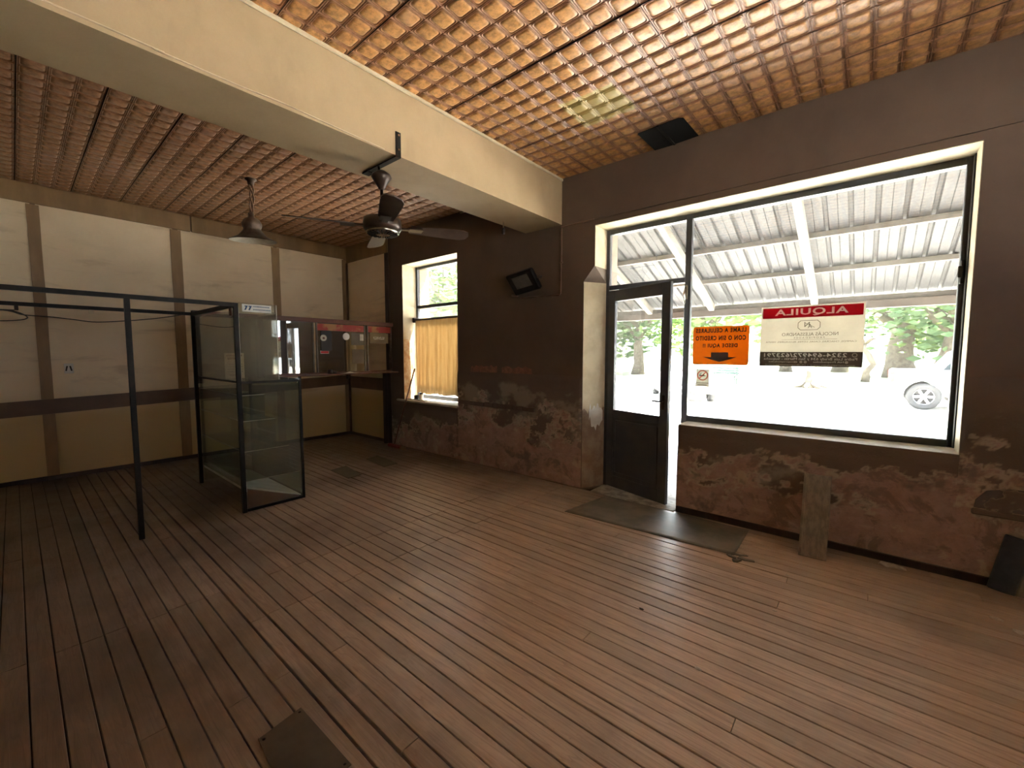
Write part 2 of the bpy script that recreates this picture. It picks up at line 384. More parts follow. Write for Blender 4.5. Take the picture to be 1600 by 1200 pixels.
# ceiling with stamped tin sheets
struct(MB().box(XB-.2, XR+.2, YN-.2, YO, ZC+.012, ZC+.12).build('ceiling', M['dark']), 'ceiling clad in stamped tin sheets, amber, the left side coloured darker for shade', 'ceiling')
ceil = bpy.data.objects['ceiling']
def sq(h_, r, n=4):
    pts = []
    for sx, sy_, a0 in ((1, 1, 0), (-1, 1, 90), (-1, -1, 180), (1, -1, 270)):
        for k in range(n):
            a = R(a0+90*k/(n-1)); pts.append((sx*(h_-r)+r*math.cos(a), sy_*(h_-r)+r*math.sin(a)))
    return pts
RINGS = [(1., .0, -.0045, 0), (.955, .0, -.0005, 0), (.885, .22, 0, 0.1), (.865, .24, -.0035, .35), (.835, .24, -.0035, .35), (.81, .24, .0005, 0.05), (.755, .26, .0005, .2), (.70, .27, -.004, .9), (.55, .25, -.0065, 1)]
def sheet_mesh(nx, ny, px, py, m):
    vs, fs, ring = [], [], []
    hx, hy = px/2, py/2
    for i in range(nx):
        for j in range(ny):
            cx, cy_ = (i+.5)*px, (j+.5)*py; b = len(vs)
            for h_, r, z, c in RINGS:
                for u, v in sq(h_, r if r else .001):
                    z2 = z
                    if h_ == 1.: z2 = -.0045 if abs(u) > .9 else .002
                    vs.append((cx+u*hx, cy_+v*hy, z2)); ring.append(c)
            for q in range(len(RINGS)-1):
                for t in range(16):
                    fs.append((b+q*16+t, b+(q+1)*16+t, b+(q+1)*16+(t+1) % 16, b+q*16+(t+1) % 16))
            e = b+(len(RINGS)-1)*16; fs.append([e+t for t in range(16)][::-1])
    # down-turned rim of the sheet
    me = bpy.data.meshes.new('ceiling_panel'); me.from_pydata(vs, [], fs)
    a = me.attributes.new('ring', 'FLOAT', 'POINT'); a.data.foreach_set('value', ring)
    me.polygons.foreach_set('use_smooth', [True]*len(me.polygons)); me.materials.append(m); me.update(); return me
cache = {}
def lay(xa, nT, ya, rows, px, py, m, key):
    for j in range(rows):
        y = ya+j*3*py; x = 0; first = (3, 6, 9)[j % 3]
        while x < nT:
            n = min(first if x == 0 else 9, nT-x)
            kk = (key, n)
            if kk not in cache: cache[kk] = sheet_mesh(n, 3, px, py*.985, m)
            o = bpy.data.objects.new('ceiling_panel', cache[kk]); COL.objects.link(o); o.parent = ceil
            o.location = (xa+x*px+random.uniform(0, .003), y, ZC+random.uniform(-.003, .002)); o.rotation_euler = (random.uniform(-.004, .004), random.uniform(-.003, .003), 0)
            x += n
lay(-2.729, 38, 4.013-.42*16, 16, .14, .14, M['tin_r'], 'r')
lay(-7.332, 30, 4.011-.4322*15, 15, .1395, .14407, M['tin_l'], 'l')
# walls
ws = MB()
ws.box(XB-.2, -5.65, YS, YO, -.2, 3.53).box(-5.65, -4.38, YS, YO, -.2, .75).box(-5.65, -4.38, YS, YO, 2.88, 3.53)
L5 = lambda z, ch: [(-4.38, YS, z), ((-2.38 if ch else -2.25), YS, z), (-2.25, 4.27 if ch else 4.02, z), (-2.25, YO, z), (-4.38, YO, z)]
loops = [L5(-.2, 1), L5(2.27, 1), L5(2.42, 0), L5(3.53, 0)]
vs = [p for l in loops for p in l]; fs = [(0, 1, 2, 3, 4)[::-1], tuple(range(15, 20))]
for q in range(3):
    for i in range(5): fs.append((q*5+i, q*5+(i+1) % 5, q*5+5+(i+1) % 5, q*5+5+i))
ws.add(vs, fs)
ws.box(-2.25, .49, YS, YO, 2.84, 3.53).box(-1.34, .49, YS, YO, -.2, .83).box(.49, XR+.2, YS, YO, -.2, 3.53)
wst = struct(ws.build('wall_street', M['paint']), 'dark brown street wall with peeling plaster below')
# plaster skins with real relief (kept thin; lower part of the wall)
def skin(x0, x1, z1, off, zp=.6, zl=.0):
    st = .0135; nx = max(2, int((x1-x0)/st)); nzz = max(2, int((z1-zl)/st)); vs, fs, pe, to = [], [], [], []
    for j in range(nzz+1):
        for i in range(nx+1):
            x = x0+(x1-x0)*i/nx; z = zl+(z1-zl)*j/nzz
            n1 = noise.fractal(Vector((x*1.3+off, z*1.8, off)), .55, 2.15, 8); n2 = noise.fractal(Vector((x*4.1, z*5.2+7, off+3)), .5, 2.2, 5)
            hgt = (zp-z)*1.5+n1*.95+n2*.34
            top_ = min(1, (z1-z)/.22)
            hgt -= (1-top_)*1.2
            p = min(1, max(0, hgt/.24+.5))
            t = .5+.5*noise.fractal(Vector((x*1.9+3, z*2.6-4, off-5)), .6, 2.2, 6)
            if top_ < 1: t = t*top_+.3*(1-top_)
            edge = min(1, (z1-z)/.06, (x-x0)/.02 if x0 not in (-4.38, ) else 1, (x1-x)/.02)
            d = .0015+max(0, edge)*(.010*(1-p)+.004*n2*p+.003)
            pe.append(p); to.append(t); vs.append((x, YS-max(.0012, d), z))
    for j in range(nzz):
        for i in range(nx):
            a = j*(nx+1)+i; fs.append((a, a+1, a+nx+2, a+nx+1))
    b = MB().add(vs, fs, True); o = b.build('peeling_plaster', M['peel'], wst, kind='stuff')
    for nm, dat in (('peel', pe), ('tone', to)):
        at = o.data.attributes.new(nm, 'FLOAT', 'POINT'); at.data.foreach_set('value', dat)
skin(-6.0, -4.38, .72, 0., .36); skin(-4.38, -2.385, 1.25, 2.3, .66); skin(-1.335, .49, .815, 5.1, .58); skin(.49, 2.55, 1.35, 7.7, .6)
# faded pink scar and raised ledge on the pier
sc = MB()
for xa, xb in ((-4.12, -3.64), (-3.56, -3.08)):
    pts = [(xa+(xb-xa)*i/14, 1.25) for i in range(15)]+[(xb-(xb-xa)*i/14, 1.33+.05*noise.noise(Vector((i*.9, xa, 0)))) for i in range(15)]
    sc.prism(pts, YS-.0015, YS, Matrix(((1, 0, 0, 0), (0, 0, 1, 0), (0, 1, 0, 0), (0, 0, 0, 1))))
sc.build('bare_plaster_patch', plain('pink_bare_plaster', (.30, .15, .11), .9, c2=(.2, .11, .08), scale=20), wst)
lb = MB()
for i in range(16):
    xa = -4.35+i*.083; lb.bbox(xa, xa+.085, YS-.030-.008*random.random(), YS, .80-.006*random.random(), .845+.012*random.random(), .006)
lb.build('broken_plaster_ledge', M['peel'], wst)
struct(MB().box(-2.66, XR, YS-.012, YS, 2.895, ZC).build('trim_1', M['paint']), 'plain lintel band over the shop window', 'trim')
# white painted bottom reveal and cream reveals are skins on the opening
rv = MB().box(-1.34, .488, YS+.001, 4.27, .83, .834).build('window_sill', M['offwhite'], wst)
rv = MB().box(-2.2495, -2.2465, YS+.002, 4.27, 2.42, 2.838).box(-2.2495, .488, YS+.002, 4.27, 2.834, 2.839).box(.486, .4895, YS+.002, 4.27, .834, 2.836).build('reveal_paint', M['cream'], wst)
P0, P1 = Vector((-2.3775, YS-.0005, 0)), Vector((-2.2475, 4.2675, 0)); off_ = Vector((.0012, -.0006, 0))
lo_ = [(i/16, .88+.13*noise.noise(Vector((i*.42, 3.1, 0)))+.05*noise.noise(Vector((i*1.7, 9, 0)))) for i in range(17)]
vs = [P0.lerp(P1, u)+off_+Vector((0, 0, z)) for u, z in lo_]+[P0.lerp(P1, u)+off_+Vector((0, 0, 2.268)) for u, z in lo_]
MB().add(vs, [(i, i+1, 18+i, 17+i) for i in range(16)]).build('reveal_paint', M['cream'], wst)
wp = [(.30+.62*i/12, .86+.10*noise.noise(Vector((i*.6, 1, 4)))) for i in range(13)]
vs = [P0.lerp(P1, u)+off_*2+Vector((0, 0, z-.10-.09*math.sin(math.pi*i/12))) for i, (u, z) in enumerate(wp)]+[P0.lerp(P1, u)+off_*2+Vector((0, 0, z+.05*math.sin(math.pi*i/12)+.01)) for i, (u, z) in enumerate(wp)]
MB().add(vs, [(i, i+1, 14+i, 13+i) for i in range(12)]).build('white_smear', M['white'], wst)
vs = [P0.lerp(P1, u)+off_+Vector((0, 0, z)) for u, z in lo_]+[P0.lerp(P1, u)+off_*.6+Vector((0, 0, .0)) for u, z in lo_]
lw = MB().add(vs, [(17+i, 18+i, i+1, i) for i in range(16)]).build('peeling_plaster', plain('reveal_plaster', (.24, .155, .11), .9, c2=(.33, .26, .19), scale=7, bmp=.4), wst)
chp = MB().box(-5.6495, -5.646, YS+.002, 4.27, .77, 2.878).box(-5.65, -4.38, YS+.002, 4.27, 2.875, 2.879).box(-4.384, -4.3805, YS+.002, 4.27, .77, 2.878).build('reveal_paint', M['cream'], wst)
MB().box(-5.6495, -5.645, 4.34, YO-.002, .75, 2.878).build('reveal_paint', plain('orange_outer_paint', (.75, .45, .16), .8), wst)
vs = []
for i in range(15):
    z = .772+.95*i/14; vs += [(-5.6448, YS+.004, z), (-5.6448, YS+.10+.09*noise.noise(Vector((z*4, 2, 1)))+.10*math.sin(math.pi*i/14)*(i < 14), z)]
MB().add(vs, [(2*i, 2*i+1, 2*i+3, 2*i+2) for i in range(14)]).build('peeling_plaster', plain('rust_brown_plaster', (.42, .23, .10), .9, c2=(.55, .42, .25), scale=14, bmp=.4), wst)
MB().bbox(-5.80, -4.365, YS-.045, 4.27, .735, .765, .005).build('window_sill', M['offwhite'], wst)
# threshold
MB().bbox(-2.25, -1.345, 3.965, 4.6, -.2, .008, .006).build('threshold', M['concrete'], wst)
struct(MB().box(XB-.2, XB, YN-.2, YO, -.2, 3.53).build('wall_back', M['rail']), 'back wall of pale panels between brown battens')
wb = bpy.data.objects['wall_back']
struct(MB().box(XB-.2, XR+.2, YN-.2, YN, -.2, 3.53).build('wall_near', M['beampaint']), 'plain wall behind the viewpoint')
SA, SB, SC, SD = 1.2, 2.1, 1.7, 2.8     # high side window added for fill light, out of the picture
struct(MB().box(XR, XR+.2, YN-.2, SA, -.2, 3.53).box(XR, XR+.2, SB, YS, -.2, 3.53).box(XR, XR+.2, SA, SB, -.2, SC).box(XR, XR+.2, SA, SB, SD, 3.53).build('wall_right', M['paint']), 'side wall beyond the picture, with a high window added for fill light')
# panels, battens and rails on the back wall (rail drops to the left as in the room)
railz = lambda y_: .775+.037*y_
bat = [(-2.35, .1), (-1.05, .1), (.235, .10), (1.526, .118), (2.80, .113), (3.965, .09)]
for y_, w_ in bat:
    for za, zb in ((.0, railz(y_)), (railz(y_)+.175, 3.18)):
        n = 9; b = MB()
        for i in range(n):
            z0, z1 = za+(zb-za)*i/n, za+(zb-za)*(i+1)/n
            e = [w_/2+.006*noise.noise(Vector((y_*9, z*1.7, s*4))) for z in (z0, z1) for s in (1, 2)]
            X0, X1 = XB, XB+.024
            b.add([(X0, y_-e[0], z0), (X1, y_-e[0], z0), (X1, y_+e[1], z0), (X0, y_+e[1], z0), (X0, y_-e[2], z1), (X1, y_-e[2], z1), (X1, y_+e[3], z1), (X0, y_+e[3], z1)],
                  [(0, 1, 5, 4), (1, 2, 6, 5), (2, 3, 7, 6)]+([(3, 2, 1, 0)] if i == 0 else [])+([(4, 5, 6, 7)] if i == n-1 else []))
        b.build('batten', M['batten'], wb)
ys_ = [b_[0] for b_ in bat]
for (ya, wa), (yb, wb_) in zip(bat, bat[1:]):
    a, c = ya+wa/2-.03, yb-wb_/2+.03
    MB().bbox(XB, XB+.012, a, c, railz((a+c)/2)+.12, 3.2, .003).build('wall_panel', M['panel'], wb)
    MB().bbox(XB, XB+.012, a, c, .05, railz((a+c)/2)+.05, .003).build('wall_panel', M['panel'], wb)
MB().add([(XB, YN, railz(YN)), (XB+.02, YN, railz(YN)), (XB+.02, YS, railz(YS)), (XB, YS, railz(YS)), (XB, YN, railz(YN)+.175), (XB+.02, YN, railz(YN)+.175), (XB+.02, YS, railz(YS)+.175), (XB, YS, railz(YS)+.175)],
         [(0, 1, 2, 3), (7, 6, 5, 4), (1, 5, 6, 2)]).build('rail', M['rail'], wb)
for ya, yb in ((YN, 1.695), (1.712, YS)):
    MB().bbox(XB, XB+.028, ya, yb, 3.19, ZC-.005, .003).build('top_rail', M['batten'], wb)
struct(MB().bbox(XB, XB+.03, YN, YS, 0, .05, .004).build('baseboard_back', M['darkwood']), 'low dark skirting along the back wall', 'baseboard')
# panelled end of the street wall
MB().bbox(-7.31, -6.08, YS-.012, YS, 1.08, 3.12, .003).build('wall_panel', M['panel'], wst)
MB().bbox(-7.31, -6.08, YS-.012, YS, .05, .87, .003).build('wall_panel', M['panel'], wst)
MB().bbox(-7.31, -6.08, YS-.02, YS, .87, 1.08, .003).build('rail', M['rail'], wst)
MB().bbox(-7.31, -6.02, YS-.02, YS, 3.12, ZC-.005, .003).build('top_rail', M['batten'], wst)
MB().bbox(-7.32, -7.27, YS-.03, YS, 0.05, 3.12, .003).build('batten', M['rail'], wst)
MB().bbox(-6.09, -6.01, YS-.03, YS, 0, 3.12, .004).build('batten', M['darkwood'], wst)
struct(MB().bbox(-1.335, 2.55, YS-.022, YS, 0, .055, .004).build('baseboard_street', M['darkwood']), 'low dark skirting below the shop window', 'baseboard')
# beam
bm_ = MB().box(-3.18, -2.664, YN, YS, 2.92, ZC+.01)
struct(bm_.build('beam', M['beampaint']), 'deep cream plastered beam crossing the shop ceiling', 'beam')
struct(MB().bbox(-2.664, -2.646, YN, YS, ZC-.03, ZC-.002, .006).build('trim_2', M['cream']), 'thin cream bead where the beam meets the amber ceiling', 'trim')
struct(MB().bbox(-4.3, -3.18, YS-.02, YS, ZC-.03, ZC-.008, .004).build('trim_3', M['beampaint']), 'thin bead along the ceiling above the small window', 'trim')

# ------------------------------------------------------------------ outside ground
struct(MB().box(-60, 60, YO, 140, -.5, -.15).build('street', M['street']), 'blazing sunlit street outside the shop', 'street')
pv = struct(MB().box(-12, 12, YO, 9.2, -.3, -.075).build('pavement', M['concrete']), 'grey tiled pavement under the awning', 'pavement')
tile = MB().bbox(-.197, .197, -.197, .197, 0, .025, .006)
tme = None
for i in range(10):
    for j in range(7):
        if tme is None:
            o = tile.build('paving_tile', M['pave'], pv); tme = o.data
        else:
            o = bpy.data.objects.new('paving_tile', tme); COL.objects.link(o); o.parent = pv
        o.location = (-3.6+i*.4, YO+.22+j*.4, -.076)
struct(MB().box(XR+.2, 60, -30, YO, -.5, -.15).build('bounce_yard', M['street']), 'unseen yard added beside the shop to bounce sunlight in', 'yard')  # added ground outside the side window, bounces sun up into the room
struct(MB().box(XR+.21, XR+4.2, -4, YO, 2.95, 3.05).build('sky_blocker', M['concrete']), 'unseen canopy added beside the shop to keep sky light off the floor', 'canopy')  # added out of view to hide the sky from the side window
struct(MB().box(-60, 60, 21.5, 120, -.2, -.10).build('plaza_lawn', M['lawn']), 'pale sunlit plaza ground beyond the street', 'lawn')

# ------------------------------------------------------------------ shop window and door
FY0, FY1 = 4.27, 4.33
win = thing('window_1', 'wide black steel shop window with transom over the door', 'window', (-.4, 4.3, 0), kind='structure')
def bar(x0, x1, z0, z1, par, m='frame_steel', y0=FY0, y1=FY1, name='frame'): return MB().bbox(x0, x1, y0, y1, z0, z1, .004).build(name, M[m], par)
bar(-2.25, -2.212, 0, 2.84, win); bar(-1.405, -1.348, .008, 2.84, win); bar(.452, .486, .834, 2.834, win)
bar(-2.212, -1.405, 2.785, 2.834, win); bar(-1.348, .452, 2.785, 2.834, win); bar(-2.212, -1.405, 2.19, 2.24, win); bar(-1.348, .452, .834, .885, win)
bar(.478, .4855, .84, 2.83, win, 'black_steel', 4.20, 4.27, 'side_strip')
def pane(x0, x1, z0, z1, par, y=4.30, m='glass'): return MB().box(x0, x1, y-.002, y+.002, z0, z1).build('pane', M[m], par)
pane(-1.348, .452, .885, 2.785, win); pane(-2.212, -1.405, 2.24, 2.785, win)
la = MB().bbox(.455, .475, 4.235, 4.27, 1.98, 2.14, .004).bbox(.44, .465, 4.222, 4.236, 2.02, 2.10, .003).build('latch', M['black_steel'], win)
lt = MB().bbox(-1.40, -1.365, 4.245, 4.27, 2.02, 2.16, .004).tube([(-1.385, 4.24, 2.14), (-1.40, 4.22, 2.06), (-1.385, 4.235, 1.98)], .008).build('latch', M['chrome'], win)
# door, ajar into the room
dang = math.atan2(4.08-4.30, -1.462+2.24)
door = thing('door_1', 'black half-glazed shop door standing ajar beside the window', 'door', (-2.235, 4.298, .012), dang, kind='structure')
DW, DH = .81, 2.172
def dbar(u0, u1, z0, z1, t=.021, name='frame', m='blue_black'): return MB().bbox(u0, u1, -t, t, z0, z1, .005).build(name, M[m], door, local=True)
dbar(0, .118, 0, DH, name='stile'); dbar(.713, DW, 0, DH, name='stile'); dbar(.118, .713, 2.05, DH, name='rail'); dbar(.118, .713, .78, .868, name='rail'); dbar(.118, .713, 0, .13, name='rail')
lp = MB().box(.118, .713, -.010, .010, .13, .78)
lpn = lp.build('door_panel', M['blue_black'], door, local=True)
mo = MB()
for a, b_ in (((.14, .17), (.69, .17)), ((.69, .17), (.69, .75)), ((.69, .75), (.14, .75)), ((.14, .75), (.14, .17))):
    mo.beam((a[0], -.012, a[1]), (b_[0], -.012, b_[1]), .012, .012)
mo.build('moulding', M['blue_black'], lpn, local=True)
MB().box(.118, .713, -.002, .002, .868, 2.05).build('pane', M['glass'], door, local=True)
MB().tube([(.76, -.022, 1.02), (.76, -.06, 1.02), (.66, -.062, 1.02)], .008).bbox(.745, .775, -.026, -.02, .94, 1.08, .002).build('door_handle', M['black_steel'], door, local=True)
for z in (.25, 1.1, 1.95):
    MB().tube([(-.004, -.02, z-.045), (-.004, -.02, z+.045)], .008).build('hinge', M['black_steel'], door, local=True)
# small window
w2 = thing('window_2', 'small side window with half curtain and peeling reveal', 'window', (-5, 4.3, .75), kind='structure')
for a in ((-5.65, -5.615, .77, 2.875), (-4.42, -4.384, .77, 2.875)): bar(*a, w2)
for a in ((-5.615, -4.42, 2.835, 2.875), (-5.615, -4.42, 2.215, 2.265), (-5.615, -4.42, .77, .83)): bar(*a, w2)
pane(-5.615, -4.42, .83, 2.215, w2); pane(-5.615, -4.42, 2.265, 2.835, w2)
# ------------------------------------------------------------------ lettering
def lettering(name, s, parent, m, cx, cz, width, height, ydir, y0, y1, bold=0., space=1.):
    """solid lettering read from outside (mirrored from the room): ydir -1 flips left and right"""
    cu = bpy.data.curves.new('tmp', 'FONT'); cu.body = s; cu.size = 1; cu.offset = bold; cu.extrude = .5; cu.space_character = space
    cu.resolution_u = 3
    o = bpy.data.objects.new('tmp', cu); COL.objects.link(o)
    dg = bpy.context.evaluated_depsgraph_get(); ev = o.evaluated_get(dg); me = ev.to_mesh()
    vs = [v.co.copy() for v in me.vertices]; fs = [list(p.vertices) for p in me.polygons]; ev.to_mesh_clear()
    bpy.data.objects.remove(o); bpy.data.curves.remove(cu)
    x0, x1 = min(v.x for v in vs), max(v.x for v in vs); z0, z1 = min(v.y for v in vs), max(v.y for v in vs)
    mb = MB()
    out = []
    for v in vs:
        u = ((v.x-x0)/(x1-x0)-.5)*width; q = ((v.y-z0)/(z1-z0)-.5)*height
        out.append((cx+ydir*u, y0+(v.z+.5)*(y1-y0), cz+q))
    if ydir > 0: fs = [f[::-1] for f in fs]
    mb.add(out, fs); return mb.build(name, m, parent)
XZ = Matrix(((1, 0, 0, 0), (0, 0, 1, 0), (0, 1, 0, 0), (0, 0, 0, 1)))     # (u,v,w) -> x=u, y=w, z=v
def flat(name, poly, y0, y1, m, par): return MB().prism(poly, y0, y1, XZ).build(name, m, par)
def rect(x0, x1, z0, z1): return [(x0, z0), (x1, z0), (x1, z1), (x0, z1)]
# rental sign, inside the glass, printed for the street
SY0, SY1 = 4.2925, 4.2965
sg = thing('rental_sign', 'white and red rental sign with brown footer, mirrored lettering, on the shop window', 'sign', (-.388, SY1, 1.39))
bd = MB()
for r_ in (rect(-.741, -.035, 1.512, 1.803), rect(-.741, -.729, 1.803, 1.902), rect(-.047, -.035, 1.803, 1.902), rect(-.729, -.047, 1.890, 1.902)): bd.prism(r_, SY0, SY1, XZ)
bd.build('sign_board', M['signwhite'], sg)
def cut_band(name, body, r_, cx, cz, width, height, bold, space, y0, y1, m, par):
    """a coloured band with the letters cut out of it, so the white lettering is lit from the street"""
    cu = bpy.data.curves.new('tmp', 'FONT'); cu.body = body; cu.size = 1; cu.extrude = .5; cu.space_character = space; cu.resolution_u = 3; cu.offset = bold
    o = bpy.data.objects.new('tmp', cu); COL.objects.link(o)
    ev = o.evaluated_get(bpy.context.evaluated_depsgraph_get()); me = ev.to_mesh()
    bx = (min(v.co.x for v in me.vertices), max(v.co.x for v in me.vertices)); bz = (min(v.co.y for v in me.vertices), max(v.co.y for v in me.vertices)); ev.to_mesh_clear()
    for q in bpy.context.selected_objects: q.select_set(False)
    bpy.context.view_layer.objects.active = o; o.select_set(True); bpy.ops.object.convert(target='CURVE')
    cu = o.data; cu.dimensions = '2D'; cu.fill_mode = 'BOTH'; cu.extrude = .5; cu.offset = bold; cu.resolution_u = 3
    fu = lambda X: (-(X-cx)/width+.5)*(bx[1]-bx[0])+bx[0]
    fz = lambda Z: ((Z-cz)/height+.5)*(bz[1]-bz[0])+bz[0]
    sp = cu.splines.new('POLY'); sp.points.add(3)
    for p, (X, Z) in zip(sp.points, ((r_[0], r_[2]), (r_[1], r_[2]), (r_[1], r_[3]), (r_[0], r_[3]))): p.co = (fu(X), fz(Z), 0, 1)
    sp.use_cyclic_u = True
    ev = o.evaluated_get(bpy.context.evaluated_depsgraph_get()); me = ev.to_mesh()
    out = [(cx-((v.co.x-bx[0])/(bx[1]-bx[0])-.5)*width, y0+(v.co.z+.5)*(y1-y0), cz+((v.co.y-bz[0])/(bz[1]-bz[0])-.5)*height) for v in me.vertices]
    out = [(min(max(x, r_[0]), r_[1]), y, min(max(z, r_[2]), r_[3])) for x, y, z in out]
    fs = [list(p.vertices) for p in me.polygons]; ev.to_mesh_clear(); bpy.data.objects.remove(o)
    return MB().add(out, fs).build(name, m, par)
cut_band('red_band', 'ALQUILA', (-.729, -.047, 1.803, 1.890), -.388, 1.846, .50, .064, .026, 1.12, SY0-.0012, SY1, M['signred'], sg)
cut_band('footer_band', '2324-694972/623791', (-.741, -.035, 1.468, 1.512), -.42, 1.487, .575, .034, .02, 1.12, SY0-.0012, SY1, M['signgrey'], sg)
cut_band('footer_band', 'Padre Luis Brady 634 y San Martín - Suipacha', (-.741, -.035, 1.390, 1.468), -.388, 1.452, .64, .026, 0., 1., SY0-.0012, SY1, M['signgrey'], sg)
def lt_(s, cx, cz, w_, h_, m, b=0., sp=1.): return lettering('lettering', s, sg, M['signletter' if m == 'signwhite' else m], cx, cz, w_, h_, -1, SY0-.0028, (SY1+.001 if m == 'signwhite' else SY0), b, sp)
lt_('ALQUILA', -.388, 1.846, .50, .064, 'signwhite', .026, 1.12)
MB_ = MB()
oc = [(-.318+.0, 1.0)]
def ring(poly_o, poly_i, y0, y1, m, par, name):
    n = len(poly_o); vs = [(u, y, v) for y in (y0, y1) for p in (poly_o, poly_i) for u, v in p]; fs = []
    for i in range(n):
        j = (i+1) % n
        fs += [(i, j, n+j, n+i), (2*n+i, 3*n+i, 3*n+j, 2*n+j), (i, 2*n+i, 2*n+j, j), (n+i, n+j, 3*n+j, 3*n+i)]
    return MB().add(vs, fs).build(name, m, par)
def octo(w_, h_, c, cx, cz): return [(cx+sx*(w_/2-a), cz+sz*(h_/2-b)) for sx, sz, a, b in ((1, -1, 0, c), (1, 1, 0, c), (1, 1, c, 0), (-1, 1, c, 0), (-1, 1, 0, c), (-1, -1, 0, c), (-1, -1, c, 0), (1, -1, c, 0))]
ring(octo(.155, .082, .02, -.392, 1.736), octo(.147, .074, .018, -.392, 1.736), SY0-.002, SY0, M['signgrey'], sg, 'logo_border')
lt_('N', -.405, 1.742, .036, .040, 'signgrey'); lt_('A', -.385, 1.728, .030, .034, 'signgrey')
MB().beam((-.425, SY0-.001, 1.758), (-.352, SY0-.001, 1.716), .002, .0035).build('logo_stroke', M['signgrey'], sg)
lt_('NICOLÁS ALESSANDRO', -.388, 1.665, .385, .034, 'signgrey')
lt_('P R O P I E D A D E S', -.388, 1.632, .21, .013, 'signgrey')
flat('rule', rect(-.58, -.20, 1.6165, 1.6185), SY0-.0015, SY0, M['signgrey'], sg)
lt_('CAMPOS, CHACRAS, CASAS, LOTES, ALQUILERES, VENTA', -.388, 1.597, .62, .015, 'signgrey')
lt_('2324-694972/623791', -.42, 1.487, .575, .034, 'signwhite', .02, 1.12)
ring([( -.085+.017*math.cos(R(a)), 1.487+.017*math.sin(R(a))) for a in range(0, 360, 20)], [(-.085+.012*math.cos(R(a)), 1.487+.012*math.sin(R(a))) for a in range(0, 360, 20)], SY0-.0028, SY0, M['signwhite'], sg, 'phone_icon')
lt_('Padre Luis Brady 634 y San Martín - Suipacha', -.388, 1.452, .64, .026, 'signwhite')
lt_('NA Propiedades', -.25, 1.428, .2, .016, 'signwhite'); lt_('@napropiedades', -.565, 1.428, .21, .016, 'signwhite')
for cx in (-.133, -.435, -.405):
    flat('round_icon', [(cx+.011*math.cos(R(a)), 1.428+.011*math.sin(R(a))) for a in range(0, 360, 24)], SY0-.0028, SY0, M['signwhite'], sg)
lt_('www.napropiedades.com.ar | info@napropiedades.com.ar', -.388, 1.404, .62, .014, 'signwhite')
# orange phone sign
og = thing('phone_sign', 'orange rounded phone sign with dark arrow, mirrored lettering, on the shop window', 'sign', (-1.073, SY1, 1.393))
flat('sign_board', rrect(.486, .362, .022, 4, -1.073, 1.574), SY0, SY1, M['signorange'], og)
for s_, cz, w_, h_ in (('LLAME A CELULARES', 1.717, .435, .042), ('CON O SIN CREDITO', 1.645, .435, .044), ('DESDE AQUI !!', 1.572, .30, .043)):
    lettering('lettering', s_, og, M['ink'], -1.073, cz, w_, h_, -1, SY0-.002, SY0, .04, 1.2)
ax, az = -1.073, 1.425
flat('arrow', [(ax, az-.005), (ax+.15, az+.042), (ax+.075, az+.040), (ax+.075, az+.085), (ax-.075, az+.085), (ax-.075, az+.040), (ax-.15, az+.042)], SY0-.002, SY0, M['signgrey'], og)
# no smoking sticker
ns = thing('no_smoking_sticker', 'small white no smoking sticker with red ring below the orange sign', 'sticker', (-1.217, SY1, 1.18))
flat('sticker_sheet', rect(-1.277, -1.157, 1.18, 1.347), SY0, SY1, M['signwhite'], ns)
circ = lambda r, cx, cz, n=28: [(cx+r*math.cos(2*math.pi*i/n), cz+r*math.sin(2*math.pi*i/n)) for i in range(n)]
ring(circ(.050, -1.217, 1.289), circ(.040, -1.217, 1.289), SY0-.002, SY0, M['signpink'], ns, 'red_ring')
MB().beam((-1.185, SY0-.0015, 1.321), (-1.249, SY0-.0015, 1.257), .002, .010).build('red_ring', M['signpink'], ns)
MB().box(-1.247, -1.192, SY0-.001, SY0, 1.282, 1.292).beam((-1.247, SY0-.0006, 1.293), (-1.235, SY0-.0006, 1.312), .001, .003).beam((-1.238, SY0-.0006, 1.293), (-1.225, SY0-.0006, 1.315), .001, .003).build('cigarette', M['signgrey'], ns)
flat('rule', rect(-1.277, -1.157, 1.212, 1.218), SY0-.0015, SY0, M['signgrey'], ns)
flat('rule', rect(-1.262, -1.175, 1.192, 1.200), SY0-.0015, SY0, M['signgrey'], ns)

# ------------------------------------------------------------------ steel rack, cabinet, case
XF, XK, YP, ZT = -4.42, -5.83, 1.33, 1.955
rk = thing('metal_rack', 'long black square-tube steel rack, open frame, beside the glass cabinet', 'rack', (-5.1, .4, 0))
t = .017
def rbar(n, a, b_): return MB().beam(a, b_, 2*t, 2*t).build(n, M['black_steel'], rk)
rbar('top_bar', (XF, -1.0, ZT-t), (XF, YP+t, ZT-t)); rbar('top_bar', (XK, -1.0, ZT-t), (XK, YP+t, ZT-t))
rbar('cross_bar', (XF-t, YP, ZT-t), (XK+t, YP, ZT-t)); rbar('cross_bar', (XF-t, -.98, ZT-t), (XK+t, -.98, ZT-t))
for x, y_ in ((XF, .593), (XF, YP), (XK, YP), (XF, -.98), (XK, -.98)): rbar('post', (x, y_, 0), (x, y_, ZT-2*t))
MB().bbox(XK-.012, XK+.012, .03, .055, ZT-.075, ZT-.034, .003).build('hook', M['black_steel'], rk)
MB().bbox(XK-.005, XK+.005, .50, .54, ZT-.07, ZT-.034, .002).build('paper_tag', M['paper'], rk)
MB().bbox(XF-.16, XF-.12, YP-.009, YP+.009, ZT-.11, ZT-.034, .003).build('bracket', M['brownwood'], rk)
